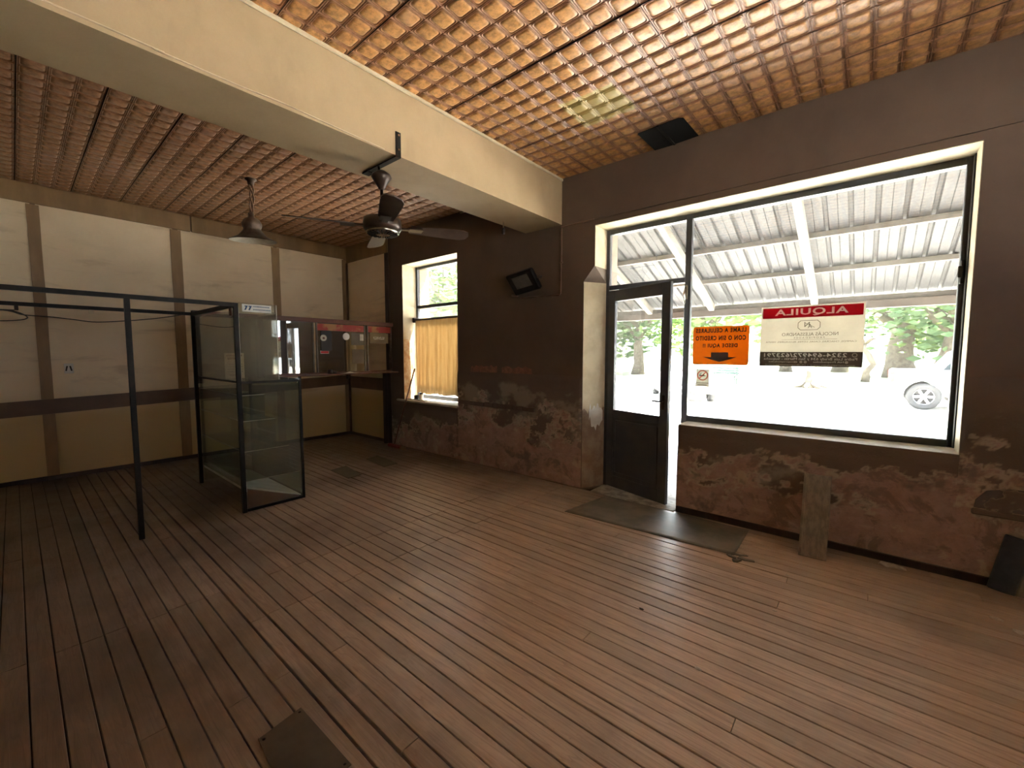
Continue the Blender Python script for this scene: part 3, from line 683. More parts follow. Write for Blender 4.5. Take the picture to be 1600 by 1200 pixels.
# the glass cabinet with stepped shelves
cb = thing('display_cabinet', 'steel framed glass cabinet with stepped glass shelves inside', 'cabinet', (-5.12, 1.62, 0))
CY0, CY1, CZ = 1.352, 1.885, 1.237
def cbar(a, b_, w_=.022, n='frame'): return MB().beam(a, b_, w_, w_).build(n, M['black_steel'], cb)
for x in (XF, XK):
    cbar((x, CY0, CZ-.011), (x, CY1, CZ-.011))
    if x == XF: cbar((x, CY0, .015), (x, CY1, .015))
    cbar((x, CY1-.011, .026), (x, CY1-.011, CZ-.022))
for y_ in (CY0+.008, CY1-.011):
    cbar((XK+.011, y_, CZ-.011), (XF-.011, y_, CZ-.011), .018)
cbar((XK+.011, CY1-.011, .015), (XF-.011, CY1-.011, .015))
def cg(n, x0, x1, y0, y1, z0, z1, m='cabglass', par=None): return MB().box(x0, x1, y0, y1, z0, z1).build(n, M[m], par or cb)
cg('front_pane', XF-.008, XF-.004, CY0+.01, CY1-.022, .03, CZ-.022)
cg('back_pane', XK+.004, XK+.008, CY0+.01, CY1-.022, .03, CZ-.022)
cg('side_pane', XK+.02, XF-.02, CY0-.004, CY0, .22, CZ-.022)
cg('side_pane', XK+.02, XF-.02, CY1-.008, CY1-.004, .03, CZ-.022)
cg('top_pane', XK, XF, CY0-.005, CY1, CZ, CZ+.006)
st_ = [(1.105, 1.55), (.86, 1.64), (.57, 1.755), (.285, 1.855)]
for i, (z, ye) in enumerate(st_):
    zn = st_[i+1][0] if i < 3 else .06
    cg('shelf', XK+.03, XF-.03, CY0+.004, ye, z-.005, z)
    cg('riser', XK+.03, XF-.03, ye-.004, ye, zn+.004, z-.006)
# bright ground edges of the glass
for i, (z, ye) in enumerate(st_):
    MB().beam((XF-.029, CY0+.004, z-.002), (XF-.029, ye, z-.002), .003, .006).beam((XK+.03, CY0+.003, z-.002), (XF-.03, CY0+.003, z-.002), .004, .006).build('shelf_edge', M['offwhite'], cb)
fl = MB(); a = [(XK+.02, CY0+.012, .235), (XF-.025, CY0+.012, .235), (XF-.025, CY1-.03, .04), (XK+.02, CY1-.03, .04)]
fl.add([Vector(v) for v in a]+[Vector(v)-Vector((0, 0, .016)) for v in a], [(0, 1, 2, 3), (7, 6, 5, 4), (0, 4, 5, 1), (1, 5, 6, 2), (2, 6, 7, 3), (3, 7, 4, 0)])
fl.box(XK+.02, XF-.025, CY0+.006, CY0+.014, .185, .238).build('base_board', M['white'], cb)
fp = MB(); a = [(CY0+.012, .03), (CY1-.03, .03), (CY0+.012, .21)]
fp.prism(a, XF-.022, XF-.012, Matrix(((0, 0, 1, 0), (1, 0, 0, 0), (0, 1, 0, 0), (0, 0, 0, 1)))).build('base_front', M['brownwood'], cb)
# the open glass case on top
gc = thing('glass_case', 'upright dusty glass case standing on the cabinet top', 'glass case', (-5.12, 1.5, CZ+.006))
z0 = CZ+.007
cg('front_pane', XF-.004, XF, 1.352, 1.678, z0, 1.962, 'caseglass', gc)
cg('back_pane', XK, XK+.004, 1.352, 1.678, z0, 1.962, 'caseglass', gc)
cg('side_pane', XK+.004, XF-.004, 1.35, 1.354, z0, 1.90, 'caseglass', gc)
cg('side_pane', XK+.004, XF-.004, 1.674, 1.678, z0, 1.90, 'caseglass', gc)
cg('divider', XF-.52, XF-.516, 1.354, 1.674, z0, 1.80, 'caseglass', gc)
for z in (1.45, 1.62): cg('shelf', XK+.03, XF-.56, 1.42, 1.674, z, z+.004, 'caseglass', gc)
MB().beam((XF+.001, 1.678, z0), (XF+.001, 1.678, 1.962), .005, .006).build('glass_edge', M['offwhite'], gc)
MB().beam((XF+.001, 1.352, z0), (XF+.001, 1.352, 1.92), .005, .005).build('glass_edge', M['offwhite'], gc)
# notice standing in the case
XA = -4.9
pn = thing('paper_notice', 'cream paper notice with faded brown print inside the glass case', 'notice', (XA, 1.46, z0))
YZ = lambda x0: Matrix(((0, 0, 1, x0), (1, 0, 0, 0), (0, 1, 0, 0), (0, 0, 0, 1)))
px0, px1, pz0, pz1 = 1.358, 1.530, z0, 1.50
MB().prism(rect(px0, px1, pz0, pz1), 0, .002, YZ(XA)).build('sheet', M['paper'], pn)
fade = plain('faded_print', (.30, .16, .10), .8); fade2 = plain('faded_grey_print', (.26, .19, .13), .8)
def bars(y0, y1, z, h_, m, n):
    b = MB(); x = y0
    random.seed(int(z*1000))
    while x < y1:
        l = random.uniform(.004, .012); b.box(XA+.002, XA+.0026, x, min(x+l, y1), z, z+h_); x += l+random.uniform(.0015, .004)
    b.build(n, m, pn)
bars(1.375, 1.515, 1.468, .016, fade, 'print_line'); bars(1.385, 1.47, 1.435, .020, fade, 'print_line')
for z in (1.385, 1.36, 1.335, 1.31): bars(1.38+.01*random.random(), 1.515, z, .007, fade2, 'print_line')
bars(1.40, 1.47, 1.272, .012, fade2, 'print_line')
# blue and white sticker on the case front
sk = thing('blue_logo_sticker', 'white sticker with dark blue logo at the top of the glass case', 'sticker', (XF+.001, 1.508, 1.873))
MB().prism(rect(1.384, 1.632, 1.882, 1.952), 0, .0012, YZ(XF)).build('sheet', M['white'], sk)
b = MB()
for y0 in (1.40, 1.433):
    b.prism([(y0, 1.90), (y0+.014, 1.898), (y0+.030, 1.935), (y0+.034, 1.938), (y0+.006, 1.938), (y0+.003, 1.930), (y0+.014, 1.928), (y0+.006, 1.909)], .0012, .0022, YZ(XF))
b.build('logo', M['jpblue'], sk)
b = MB(); x = 1.475
while x < 1.61: l = random.uniform(.005, .012); b.box(XF+.0012, XF+.0018, x, x+l, 1.930, 1.938); x += l+.003
x = 1.475
while x < 1.622: l = random.uniform(.004, .01); b.box(XF+.0012, XF+.0018, x, x+l, 1.902, 1.910); x += l+.0025
b.build('print_line', M['jpblue'], sk)

# ------------------------------------------------------------------ teller screen
XT = -5.93
ts = thing('teller_screen', 'red-brown framed glass teller screen with counter shelf in the corner', 'screen', (XT, 2.8, 1.2))
def tb(n, x0, x1, y0, y1, z0, z1, m='brownwood', bv=.003): return MB().bbox(x0, x1, y0, y1, z0, z1, bv).build(n, M[m], ts)
tb('top_rail', XT-.05, XT+.05, 1.42, 3.985, 1.925, 1.985)
tb('counter_shelf', XT-.17, XT+.17, 1.95, 3.985, 1.188, 1.208)
tb('bottom_rail', XT-.02, XT+.02, 1.42, 3.96, 1.208, 1.228)
tb('end_board', XT-.02, XT+.05, 1.34, 1.42, 1.15, 1.985, 'darkwood')
tb('end_post', XT-.02, XT+.025, 3.945, 3.97, 1.208, 1.925, 'lampgrey')
for y_ in (1.995, 2.705, 2.755, 3.49, 3.54): tb('sash', XT+.012, XT+.034, y_-.011, y_+.011, 1.228, 1.925, 'timber')
tb('sash', XT-.01, XT+.012, 2.28, 2.36, 1.228, 1.925, 'darkwood')
for a, b_ in ((1.42, 1.985), (2.006, 2.28), (2.36, 2.694), (2.766, 3.479)):
    MB().box(XT+.020, XT+.024, a, b_, 1.228, 1.925).build('pane', M['tellerglass'], ts)
hd = plain('faded_red_header', (.30, .025, .015), .5, c2=(.36, .16, .05), scale=4.2, lo=.5, hi=.62)
for a, b_ in ((2.767, 3.478), (3.552, 3.944)): MB().box(XT+.0245, XT+.028, a, b_, 1.82, 1.915).build('header_band', hd, ts)
tb('shelf_bracket', XT-.02, XT+.02, 2.5, 2.53, 1.12, 1.188, 'darkwood'); tb('shelf_bracket', XT-.02, XT+.02, 3.2, 3.23, 1.12, 1.188, 'darkwood')
tb('corner_post', XT-.19, XT-.13, 3.925, 3.975, 0, 1.188, 'darkwood')
XS = XT+.0245
def sticker(name, poly, label, m, d=.003, cat='sticker', x=XS): 
    cy_ = sum(p[0] for p in poly)/len(poly); cz = sum(p[1] for p in poly)/len(poly)
    o = thing(name, label, cat, (x, cy_, cz)); MB().prism(poly, 0, d, YZ(x)).build('sheet', m, o); return o
bx_ = sticker('clock_plate', rrect(.155, .29, .02, 3, 2.885, 1.675), 'black plate with a small pale dial on the teller glass', M['ink'], .02, 'plate')
MB().prism(circ(.045, 2.84, 1.715, 18), .02, .03, YZ(XS)).build('dial', M['offwhite'], bx_)
MB().prism(circ(.016, 2.84, 1.712, 10), .03, .036, YZ(XS)).build('knob', M['brownwood'], bx_)
rs = sticker('red_label', rect(2.80, 2.925, 1.492, 1.535), 'small red and white label under the black plate', M['white'], .002)
MB().prism(rect(2.807, 2.918, 1.499, 1.528), .002, .003, YZ(XS)).build('red_field', M['red'], rs)
MB().prism(circ(.052, 3.19, 1.745, 24), 0, .008, YZ(XS)).build('x', M['white'])
bpy.data.objects['x'].name = 'round_disc'; dsc = bpy.data.objects['round_disc']
tag(dsc, 'white round disc stuck on the middle teller pane', 'disc'); 
sticker('grey_sheet', rect(3.27, 3.47, 1.62, 1.80), 'grey see-through sheet beside the white disc on the teller glass', plain('grey_film', (.13, .11, .09), .3), .002, 'sheet')
sticker('white_card', rect(3.41, 3.47, 1.69, 1.785), 'small white card on the teller glass by the third sash', M['offwhite'], .004, 'card')
sticker('grey_poster', rect(3.28, 3.47, 1.34, 1.56), 'faded grey poster low on the middle teller pane', plain('grey_film_2', (.12, .095, .07), .4), .002, 'poster')
lb_ = sticker('tan_sign', rect(3.575, 3.90, 1.655, 1.815), 'tan sign with worn white lettering strip on the last teller pane', plain('tan_card', (.22, .165, .085), .6), .004, 'sign')
MB().prism(rrect(.20, .045, .01, 2, 3.735, 1.735), .004, .005, YZ(XS)).build('label_strip', plain('worn_strip', (.6, .55, .45), .7, c2=(.2, .16, .1), scale=40), lb_)
# things lying on the counter shelf
top(MB().lathe([(.0, 0), (.035, 0), (.04, .02), (.036, .05), (.02, .06), (0, .06)], 14, Matrix.Translation((XT+.10, 2.90, 1.209))).bbox(XT+.07, XT+.12, 2.94, 2.99, 1.209, 1.245, .006), 'stamp', M['darkwood'], 'small dark stamp lying on the teller counter', 'stamp', base=(XT+.1, 2.92, 1.209))
top(MB().bbox(XT+.06, XT+.15, 3.10, 3.33, 1.209, 1.212, .001).add([(XT+.07, 3.14, 1.212), (XT+.13, 3.14, 1.212), (XT+.13, 3.26, 1.212), (XT+.07, 3.26, 1.212), (XT+.10, 3.2, 1.232)], [(0, 1, 4), (1, 2, 4), (2, 3, 4), (3, 0, 4)]), 'crumpled_paper', M['paper'], 'crumpled white paper lying on the teller counter', 'paper', base=(XT+.1, 3.2, 1.209))

# ------------------------------------------------------------------ fan under the beam
fan = thing('ceiling_fan', 'dark brown four-blade ceiling fan hung from a steel strap under the beam', 'fan', (-2.88, 1.85, 2.35))
fx, fy = -2.88, 1.875
MB().bbox(-2.664, -2.656, fy-.022, fy+.022, 2.912, 3.085, .002).bbox(-3.10, -2.656, fy-.022, fy+.022, 2.908, 2.918, .002).bbox(-3.10, -3.02, fy-.03, fy+.03, 2.90, 2.91, .002).build('strap', M['black_steel'], fan)
for z in (2.96, 3.06): MB().tube([(-2.656, fy, z), (-2.648, fy, z)], .008, 6).build('bolt', M['chrome'], fan)
MB().tube([(fx-.02, fy-.01, 2.908), (fx-.01, fy-.01, 2.87), (fx+.01, fy, 2.86)], .009).build('hook', M['black_steel'], fan)
T = lambda x, y_, z: Matrix.Translation((x, y_, z))
MB().lathe([(.0, 2.875), (.03, 2.872), (.068, 2.845), (.074, 2.825), (.05, 2.79), (.024, 2.745), (.018, 2.735), (0, 2.735)], 24, T(fx, fy, 0)).build('canopy', M['fanbrown'], fan)
MB().tube([(fx, fy, 2.74), (fx, fy, 2.56)], .0125, 10).build('down_rod', M['fanbrown'], fan)
hub = MB().lathe([(0, 2.575), (.028, 2.575), (.035, 2.55), (.075, 2.535), (.135, 2.515), (.142, 2.48), (.142, 2.45), (.13, 2.432), (.10, 2.425), (0, 2.425)], 36, T(fx, fy, 0)).build('motor', M['fanbrown'], fan)
MB().lathe([(.118, 2.426), (.124, 2.416), (.104, 2.405), (.04, 2.398), (0, 2.397)], 36, T(fx, fy, 0)).build('motor_cap', M['chrome'], hub)
vt = MB()
for i in range(20):
    a = 2*math.pi*i/20; vt.beam((fx+.055*math.cos(a), fy+.055*math.sin(a), 2.397), (fx+.112*math.cos(a), fy+.112*math.sin(a), 2.405), .007, .007)
vt.build('vent_slots', M['black_steel'], hub)
for az_ in (63, 153, 243, 333):
    A = T(fx, fy, 2.46) @ Matrix.Rotation(R(az_), 4, 'Z')
    MB().bbox(.12, .25, -.022, .022, -.006, .004, .002, A).add([A @ Vector(v) for v in ((.2, -.045, -.008), (.3, -.045, -.008), (.3, .045, -.008), (.2, .045, -.008), (.2, -.045, -.003), (.3, -.045, -.003), (.3, .045, -.003), (.2, .045, -.003))], [(3, 2, 1, 0), (4, 5, 6, 7), (0, 1, 5, 4), (1, 2, 6, 5), (2, 3, 7, 6), (3, 0, 4, 7)]).build('blade_arm', M['fanbrown'], fan)
    P = A @ Matrix.Rotation(R(-14), 4, 'X')
    out = [(.21, -.055), (.35, -.063), (.52, -.072), (.62, -.072), (.665, -.05), (.68, 0), (.665, .05), (.62, .072), (.52, .072), (.35, .063), (.21, .055)]
    MB().prism(out, .0, .008, P).build('blade', M['bladewood'], fan)

# ------------------------------------------------------------------ pendant lamp
lx, ly = -5.27, 1.79
lamp = thing('pendant_lamp', 'weathered bell-shaped pendant lamp on a twisted cord', 'lamp', (lx, ly, 2.72))
MB().lathe([(0, 3.408), (.055, 3.408), (.058, 3.395), (.035, 3.38), (.03, 3.34), (0, 3.34)], 20, T(lx, ly, 0)).build('ceiling_rose', M['lampgrey'], lamp)
cordp = []
c2 = MB()
for ph, am in ((0, .012), (2.1, .012), (4.2, .014)):
    c2.tube([(lx+.018*math.cos(ph+i*.33)+.02*math.sin(i*.25), ly+.018*math.sin(ph+i*.33), 3.35-i*.0165) for i in range(22)], .0085, 6)
c2.build('cord', plain('old_copper_cord', (.20, .11, .065), .6, c2=(.1, .06, .04), scale=30), lamp)
lm = T(lx, ly, 0) @ Matrix.Translation((0, 0, 2.76)) @ Matrix.Rotation(R(5), 4, (1, 1, 0)) @ Matrix.Translation((0, 0, -2.76))
MB().lathe([(.022, 3.04), (.03, 3.03), (.03, 3.0), (.04, 2.985), (.075, 2.965), (.095, 2.93), (.097, 2.90), (.085, 2.87), (.088, 2.855), (.105, 2.83), (.14, 2.79), (.20, 2.757), (.228, 2.745), (.230, 2.739)], 36, lm).build('shade', M['lampgrey'], lamp)
MB().lathe([(.229, 2.739), (.20, 2.751), (.137, 2.784), (.10, 2.825), (.08, 2.855), (.03, 2.86), (0, 2.86)], 36, lm).build('shade_lining', M['lampwhite'], lamp)
MB().lathe([(.03, 2.86), (.03, 2.81), (.02, 2.80), (0, 2.80)], 16, lm).build('socket', M['white'], lamp)

# ------------------------------------------------------------------ floodlight, conduit, hook, vent
flo = thing('flood_light', 'black floodlight tilted down on the dark wall pier', 'flood light', (-3.2, YS, 2.3))
FM = Matrix.Translation((-3.10, YS-.13, 2.33)) @ Matrix.Rotation(R(-8), 4, 'Y') @ Matrix.Rotation(R(38), 4, 'X')
MB().bbox(-.19, .19, -.035, .02, -.13, .13, .012, FM).build('housing', M['black_steel'], flo)
ff = MB()
for i in range(9): ff.bbox(-.16+i*.04-.006, -.16+i*.04+.006, .02, .05, -.10, .10, .002, FM)
ff.build('cooling_fins', M['black_steel'], flo)
MB().bbox(-.115, .115, -.040, -.034, -.055, .095, .003, FM).build('lens', plain('floodlight_lens', (.12, .11, .10), .2), flo)
MB().tube([FM @ Vector((.20, 0, 0)), Vector((-2.90, YS-.06, 2.38)), Vector((-2.96, YS-.01, 2.37))], .011).build('bracket', M['lampgrey'], flo)
MB().tube([FM @ Vector((-.20, 0, 0)), Vector((-3.29, YS-.05, 2.30)), Vector((-3.21, YS-.01, 2.30))], .011).build('bracket', M['lampgrey'], flo)
MB().tube([(-3.36, YS-.04, 2.20), (-3.27, YS-.03, 2.19)], .014).build('cable_gland', M['copperpipe'], flo)
top(MB().tube([(-3.25, YS-.012, 2.165), (-2.685, YS-.012, 2.155), (-2.668, YS-.012, 2.17), (-2.660, YS-.012, 2.9)], .009).tube([(-2.66, YS-.022, 2.885), (-2.45, YS-.024, 2.892), (-2.25, YS-.026, 2.892)], .008)
    .box(-2.68, -2.645, YS-.02, YS, 2.5, 2.515), 'conduit', M['copperpipe'], 'thin painted conduit running from the beam down to the floodlight', 'pipe', base=(-2.66, YS, 2.16))
hk = thing('bulb_socket', 'small dark bulb socket hanging under the beam end', 'socket', (-3.1, 3.52, 2.80))
MB().tube([(-3.1, 3.52, 2.92), (-3.1, 3.52, 2.85)], .006).build('wire', M['wirewhite'], hk)
MB().lathe([(0, 2.86), (.016, 2.858), (.02, 2.84), (.02, 2.80), (.015, 2.79), (0, 2.79)], 12, T(-3.1, 3.52, 0)).build('holder', M['black_steel'], hk)
vn = thing('ceiling_vent', 'black hole in the tin ceiling above the shop window, split by a strip', 'vent', (-1.42, 3.77, ZC))
MB().prism([(-1.62, 3.60), (-1.45, 3.585), (-1.45, 3.99), (-1.62, 3.985)], ZC-.016, ZC-.011, Matrix()).build('opening', plain('black_void', (.004, .004, .004), .9), vn)
MB().prism([(-1.43, 3.585), (-1.27, 3.575), (-1.235, 3.60), (-1.225, 3.97), (-1.43, 3.985)], ZC-.016, ZC-.011, Matrix()).build('opening', bpy.data.materials['black_void'], vn)
MB().bbox(-1.452, -1.428, 3.58, 3.99, ZC-.022, ZC-.010, .002).build('strip', M['black_steel'], vn)

# ------------------------------------------------------------------ wires, sockets
def wire(name, pts, r, m, label): 
    P = [Vector(p) for p in pts]; Q = []
    for i in range(len(P)-1):
        p0, p1, p2, p3 = P[max(i-1, 0)], P[i], P[i+1], P[min(i+2, len(P)-1)]
        for k in range(6):
            t_ = k/6; Q.append(.5*((2*p1)+(p2-p0)*t_+(2*p0-5*p1+4*p2-p3)*t_*t_+(3*p1-p0-3*p2+p3)*t_**3))
    Q.append(P[-1]); return top(MB().tube(Q, r, 6), name, m, label, 'cable', base=P[0])
wire('beam_wire', [(-2.660, -1.2, 2.955), (-2.661, .42, 2.945), (-2.660, .52, 2.94), (-2.661, .88, 2.938), (-2.660, 1.08, 2.944), (-2.661, 1.40, 2.935), (-2.660, 1.76, 2.925)], .0045, M['wirewhite'], 'thin cream wire pinned along the lower edge of the beam')
wire('wall_cable', [(XB+.035, -.6, 1.97), (XB+.035, -.06, 1.972), (XB+.04, .10, 1.93), (XB+.04, .30, 1.92), (XB+.035, .5, 1.90), (XB+.03, .685, 1.882), (XB+.03, .98, 1.915), (XB+.03, 1.30, 1.97), (XB+.03, 1.60, 2.045)], .006, M['cableblack'], 'thin black cable sagging across the pale back wall')
wire('cable_coil', [(XK+.10, -.35, 1.80), (XK+.12, -.1, 1.86), (XK+.12, .02, 1.865), (XK+.12, .10, 1.82), (XK+.11, .06, 1.79), (XK+.10, -.1, 1.775), (XK+.10, -.3, 1.79), (XK+.1, -.36, 1.81), (XK+.06, -.2, 1.87), (XK+.01, .03, 1.88)], .005, M['cableblack'], 'loose loop of cable hanging from the back bar of the rack')
so = thing('wall_socket', 'white wall socket with two dark slots on the pale panel', 'socket', (XB+.012, .427, 1.31))
MB().bbox(XB+.012, XB+.024, .385, .465, 1.255, 1.375, .003).build('plate', M['white'], so)
MB().beam((XB+.025, .412, 1.345), (XB+.025, .400, 1.285), .004, .014).beam((XB+.025, .436, 1.345), (XB+.025, .448, 1.285), .004, .014).build('slot', M['ink'], so)

# ------------------------------------------------------------------ curtain, sill things, broom
cu_ = thing('half_curtain', 'orange half curtain on a wooden rod across the small window', 'curtain', (-5.0, 4.22, .83))
n, vs, fs = 90, [], []
for j in range(9):
    z = 2.02-(2.02-.86)*j/8
    for i in range(n+1):
        x = -5.60+1.20*i/n; am = .016*(.6+.5*j/8)
        vs.append((x+.004*math.sin(j*1.3+i*.2), 4.215+am*math.sin(i*.82+.5*math.sin(i*.13)+.15*j)+.006*math.sin(i*.31), z+.010*math.sin(i*.21)*(j == 8)))
for j in range(8):
    for i in range(n): a = j*(n+1)+i; fs.append((a, a+1, a+n+2, a+n+1))
co = MB().add(vs, fs, True).build('cloth', M['curtain'], cu_)
sm_ = co.modifiers.new('thickness', 'SOLIDIFY'); sm_.thickness = .0015
MB().tube([(-5.64, 4.215, 2.035), (-4.39, 4.215, 2.035)], .017, 10).build('rod', M['timber2'], cu_)
MB().bbox(-5.645, -5.60, 4.19, 4.25, 1.99, 2.07, .004).build('rod_bracket', M['darkwood'], cu_)
jr = thing('small_jar', 'small pale jar with dark lid on the small window sill', 'jar', (-5.42, 4.17, .766))
MB().lathe([(0, .766), (.032, .766), (.035, .78), (.035, .84), (.028, .85), (0, .85)], 16, T(-5.42, 4.17, 0)).build('body', M['offwhite'], jr)
MB().lathe([(.03, .85), (.031, .87), (0, .872)], 14, T(-5.42, 4.17, 0)).build('lid', M['ink'], jr)
top(MB().bbox(-5.55, -5.47, 4.12, 4.20, .766, .83, .008), 'black_box', M['ink'], 'little black box beside the jar on the sill', 'box', base=(-5.5, 4.16, .766))
top(MB().bbox(-5.60, -5.25, 4.03, 4.09, .766, .775, .002), 'dark_strip_of_wood', M['darkwood'], 'dark strip of wood lying on the small window sill', 'strip', base=(-5.4, 4.06, .766))
top(MB().bbox(-5.24, -5.12, 3.99, 4.05, .766, .782, .007), 'folded_rag', M['offwhite'], 'pale folded rag at the edge of the small window sill', 'rag', base=(-5.2, 4.02, .766))
br = thing('broom', 'old broom with red head leaning against the small window sill', 'broom', (-5.55, 3.75, 0))
MB().tube([(-5.615, 3.785, .075), (-5.392, 4.03, 1.262)], .011, 8).build('handle', M['brownwood'], br)
MB().bbox(-5.74, -5.42, 3.735, 3.80, .030, .085, .018).build('head', M['redplastic'], br)
bs = MB()
for i in range(26):
    y0 = 3.74+.055*random.random(); z0_ = .035+.04*random.random()
    bs.beam((-5.43, y0, z0_), (-5.33+.03*random.random(), y0+random.uniform(-.02, .02), max(.004, z0_-.02*random.random())), .003, .003)
for i in range(40):
    x = -5.73+.3*random.random(); bs.beam((x, 3.75+.04*random.random(), .035), (x+random.uniform(-.01, .01), 3.73+.07*random.random(), .003), .003, .003)
bs.build('bristles', M['straw'], br, kind='stuff')

# ------------------------------------------------------------------ on the floor
mt = MB()
prof = [(-2.135, 3.30), (-.70, 3.385), (-.60, 3.47), (-.66, 3.62), (-.72, 3.93), (-2.02, 3.93)]
nx_, ny_ = 60, 12; vs, fs = [], []
for j in range(ny_+1):
    for i in range(nx_+1):
        u, v = i/nx_, j/ny_
        x = (-2.135+.09*v)+(1.44-.10*v)*u; y_ = (3.30+.085*u)+(3.945-3.30-.09*u)*v
        vs.append((x, y_, .006+.0022*math.sin(v*34+noise.noise(Vector((x*2, y_*2, 0)))*1.2)+.003*max(0, noise.noise(Vector((x*2.4, y_*3, 5))))))
nb = len(vs); 
for j in range(ny_):
    for i in range(nx_): a = j*(nx_+1)+i; fs.append((a, a+1, a+nx_+2, a+nx_+1))
edge = [i for i in range(nx_+1)]+[(j+1)*(nx_+1)-1 for j in range(1, ny_+1)]+[ny_*(nx_+1)+i for i in range(nx_-1, -1, -1)]+[j*(nx_+1) for j in range(ny_-1, 0, -1)]
vs += [(vs[e][0], vs[e][1], .0005) for e in edge]
for q in range(len(edge)): q2 = (q+1) % len(edge); fs.append((edge[q], nb+q, nb+q2, edge[q2]))
top(mt.add(vs, fs, True), 'door_mat', M['rubber'], 'long grey ribbed rubber mat in front of the shop door', 'mat', base=(-1.4, 3.6, 0))
random.seed(3)
for i, (x, y_, l, a) in enumerate(((-.66, 3.42, .10, 20), (-.70, 3.35, .08, -30), (-.61, 3.36, .11, 5), (-.66, 3.30, .07, 50))):
    A = T(x, y_, 0) @ Matrix.Rotation(R(a), 4, 'Z')
    b = MB(); pts = [(-l/2, -.012), (-.01, -.022), (l/2, -.008), (l/2-.01, .010), (.0, .004), (-l/2+.01, .016)]
    o = top(b.prism(pts, .001, .006+.003*i, A), 'mat_shred', M['rubber'], ['torn grey shred at the mat corner, upper one', 'torn grey shred just outside the mat corner', 'longest torn grey shred right of the mat corner', 'lowest torn grey shred below the mat corner'][i], 'shred', 'torn shreds of the door mat', base=(x, y_, 0))
PM = plain('grey_brown_sheet_metal', (.105, .082, .058), .5, .2, c2=(.075, .06, .044), scale=8)
for pts, lab in (([(-5.25, 2.785), (-5.20, 2.545), (-4.69, 2.515), (-4.715, 2.70)], 'grey patch plate on the boards right of the glass cabinet'),
                 ([(-5.435, 3.374), (-5.36, 3.144), (-4.81, 3.08), (-4.84, 3.31)], 'grey patch plate on the boards before the teller counter'),
                 ([(-1.74, .535), (-1.765, .705), (-1.37, .715), (-1.37, .50)], 'dark patch plate on the boards at the bottom edge of the picture')):
    b = MB()
    cx = sum(p[0] for p in pts)/4; cy_ = sum(p[1] for p in pts)/4
    b.prism([(p[0], p[1]) for p in pts][::-1] if False else pts, .0015, .005, Matrix())
    o = thing('patch_plate', lab, 'patch', (cx, cy_, 0), group='patch plates nailed over the floor boards')
    b.build('plate', PM, o)
    ns_ = MB()
    for p in pts: ns_.lathe([(0, .0068), (.005, .006), (.006, .005)], 6, T(cx+(p[0]-cx)*.9, cy_+(p[1]-cy_)*.85, 0))
    ns_.build('nail_heads', M['black_steel'], o, kind='stuff')
# plank leaning under the window
lbd = thing('leaning_plank', 'grey weathered plank leaning on the wall under the shop window', 'plank', (-.25, 3.72, 0))
LM = Matrix.Translation((-.245, 3.70, .004)) @ Matrix.Rotation(R(-22), 4, 'X') @ Matrix.Rotation(R(-.5), 4, 'Y')
MB().bbox(-.088, .082, 0, .022, 0, .615, .004, LM).build('board', M['greyboard'], lbd)
MB().bbox(-.088, -.070, -.012, 0, .02, .605, .003, LM).build('edge_strip', M['greyboard'], lbd)
# dark board standing by the right end, cement niche with ledge
db = thing('standing_board', 'dark blue-black board standing by the wall at the right edge', 'board', (.74, 3.95, 0))
DM = Matrix.Translation((.705, 3.93, .003)) @ Matrix.Rotation(R(-8), 4, 'X') @ Matrix.Rotation(R(11), 4, 'Y')
MB().bbox(-.06, .06, 0, .03, 0, .36, .006, DM).build('board', plain('blue_black_board', (.035, .042, .06), .6, c2=(.05, .058, .075), scale=20), db)
MB().bbox(.06, .16, .004, .028, 0, .34, .006, DM).build('side_strip', M['greyboard'], db)
MB().bbox(.56, 1.0, YS-.020, YS, .455, .495, .008).build('ledge', M['peel'], wst)
MB().prism([(.57, .50), (1.0, .50), (1.0, .66), (.72, .65), (.62, .62), (.575, .55)], YS-.013, YS, Matrix(((1, 0, 0, 0), (0, 0, 1, 0), (0, 1, 0, 0), (0, 0, 0, 1)))).build('cement_patch', plain('dark_cement_patch', (.14, .115, .105), .9, c2=(.10, .082, .076), scale=12, bmp=.4), wst)
chips = [(.184, 3.90, .045, 'largest pale plaster chip below the window wall'), (.235, 3.905, .03, 'second pale plaster chip by the skirting'), (-.35, 3.30, .010, 'tiny white chip right of the mat'),
         (-.35, 2.787, .010, 'tiny white chip on the boards below the mat'), (-.95, 2.30, .012, 'dark brown splinter on the boards'), (-.55, 2.02, .014, 'small tan pebble on the boards in front of the window'), (-2.12, 1.45, .010, 'tiny white crumb on the shiny boards'), (-1.8, 1.75, .012, 'white speck of plaster on the shiny boards'), (.62, 3.5, .022, 'grey plaster chip near the standing board'), (.70, 3.40, .03, 'long grey plaster sliver near the standing board')]
for i, (x, y_, r_, lab) in enumerate(chips):
    bm = bmesh.new(); bmesh.ops.create_icosphere(bm, subdivisions=1, radius=r_)
    for v in bm.verts: v.co = Vector((v.co.x*(1.5+.5*noise.noise(v.co*40)), v.co.y*(.8+.4*noise.noise(v.co*60)), v.co.z*.35+r_*.33))
    top(MB().bm(bm, T(x, y_, .001)), 'plaster_chip', M['darkwood'] if 'splinter' in lab else M['plaster_chip'], lab, 'chip', 'crumbs of plaster on the floor', base=(x, y_, 0))

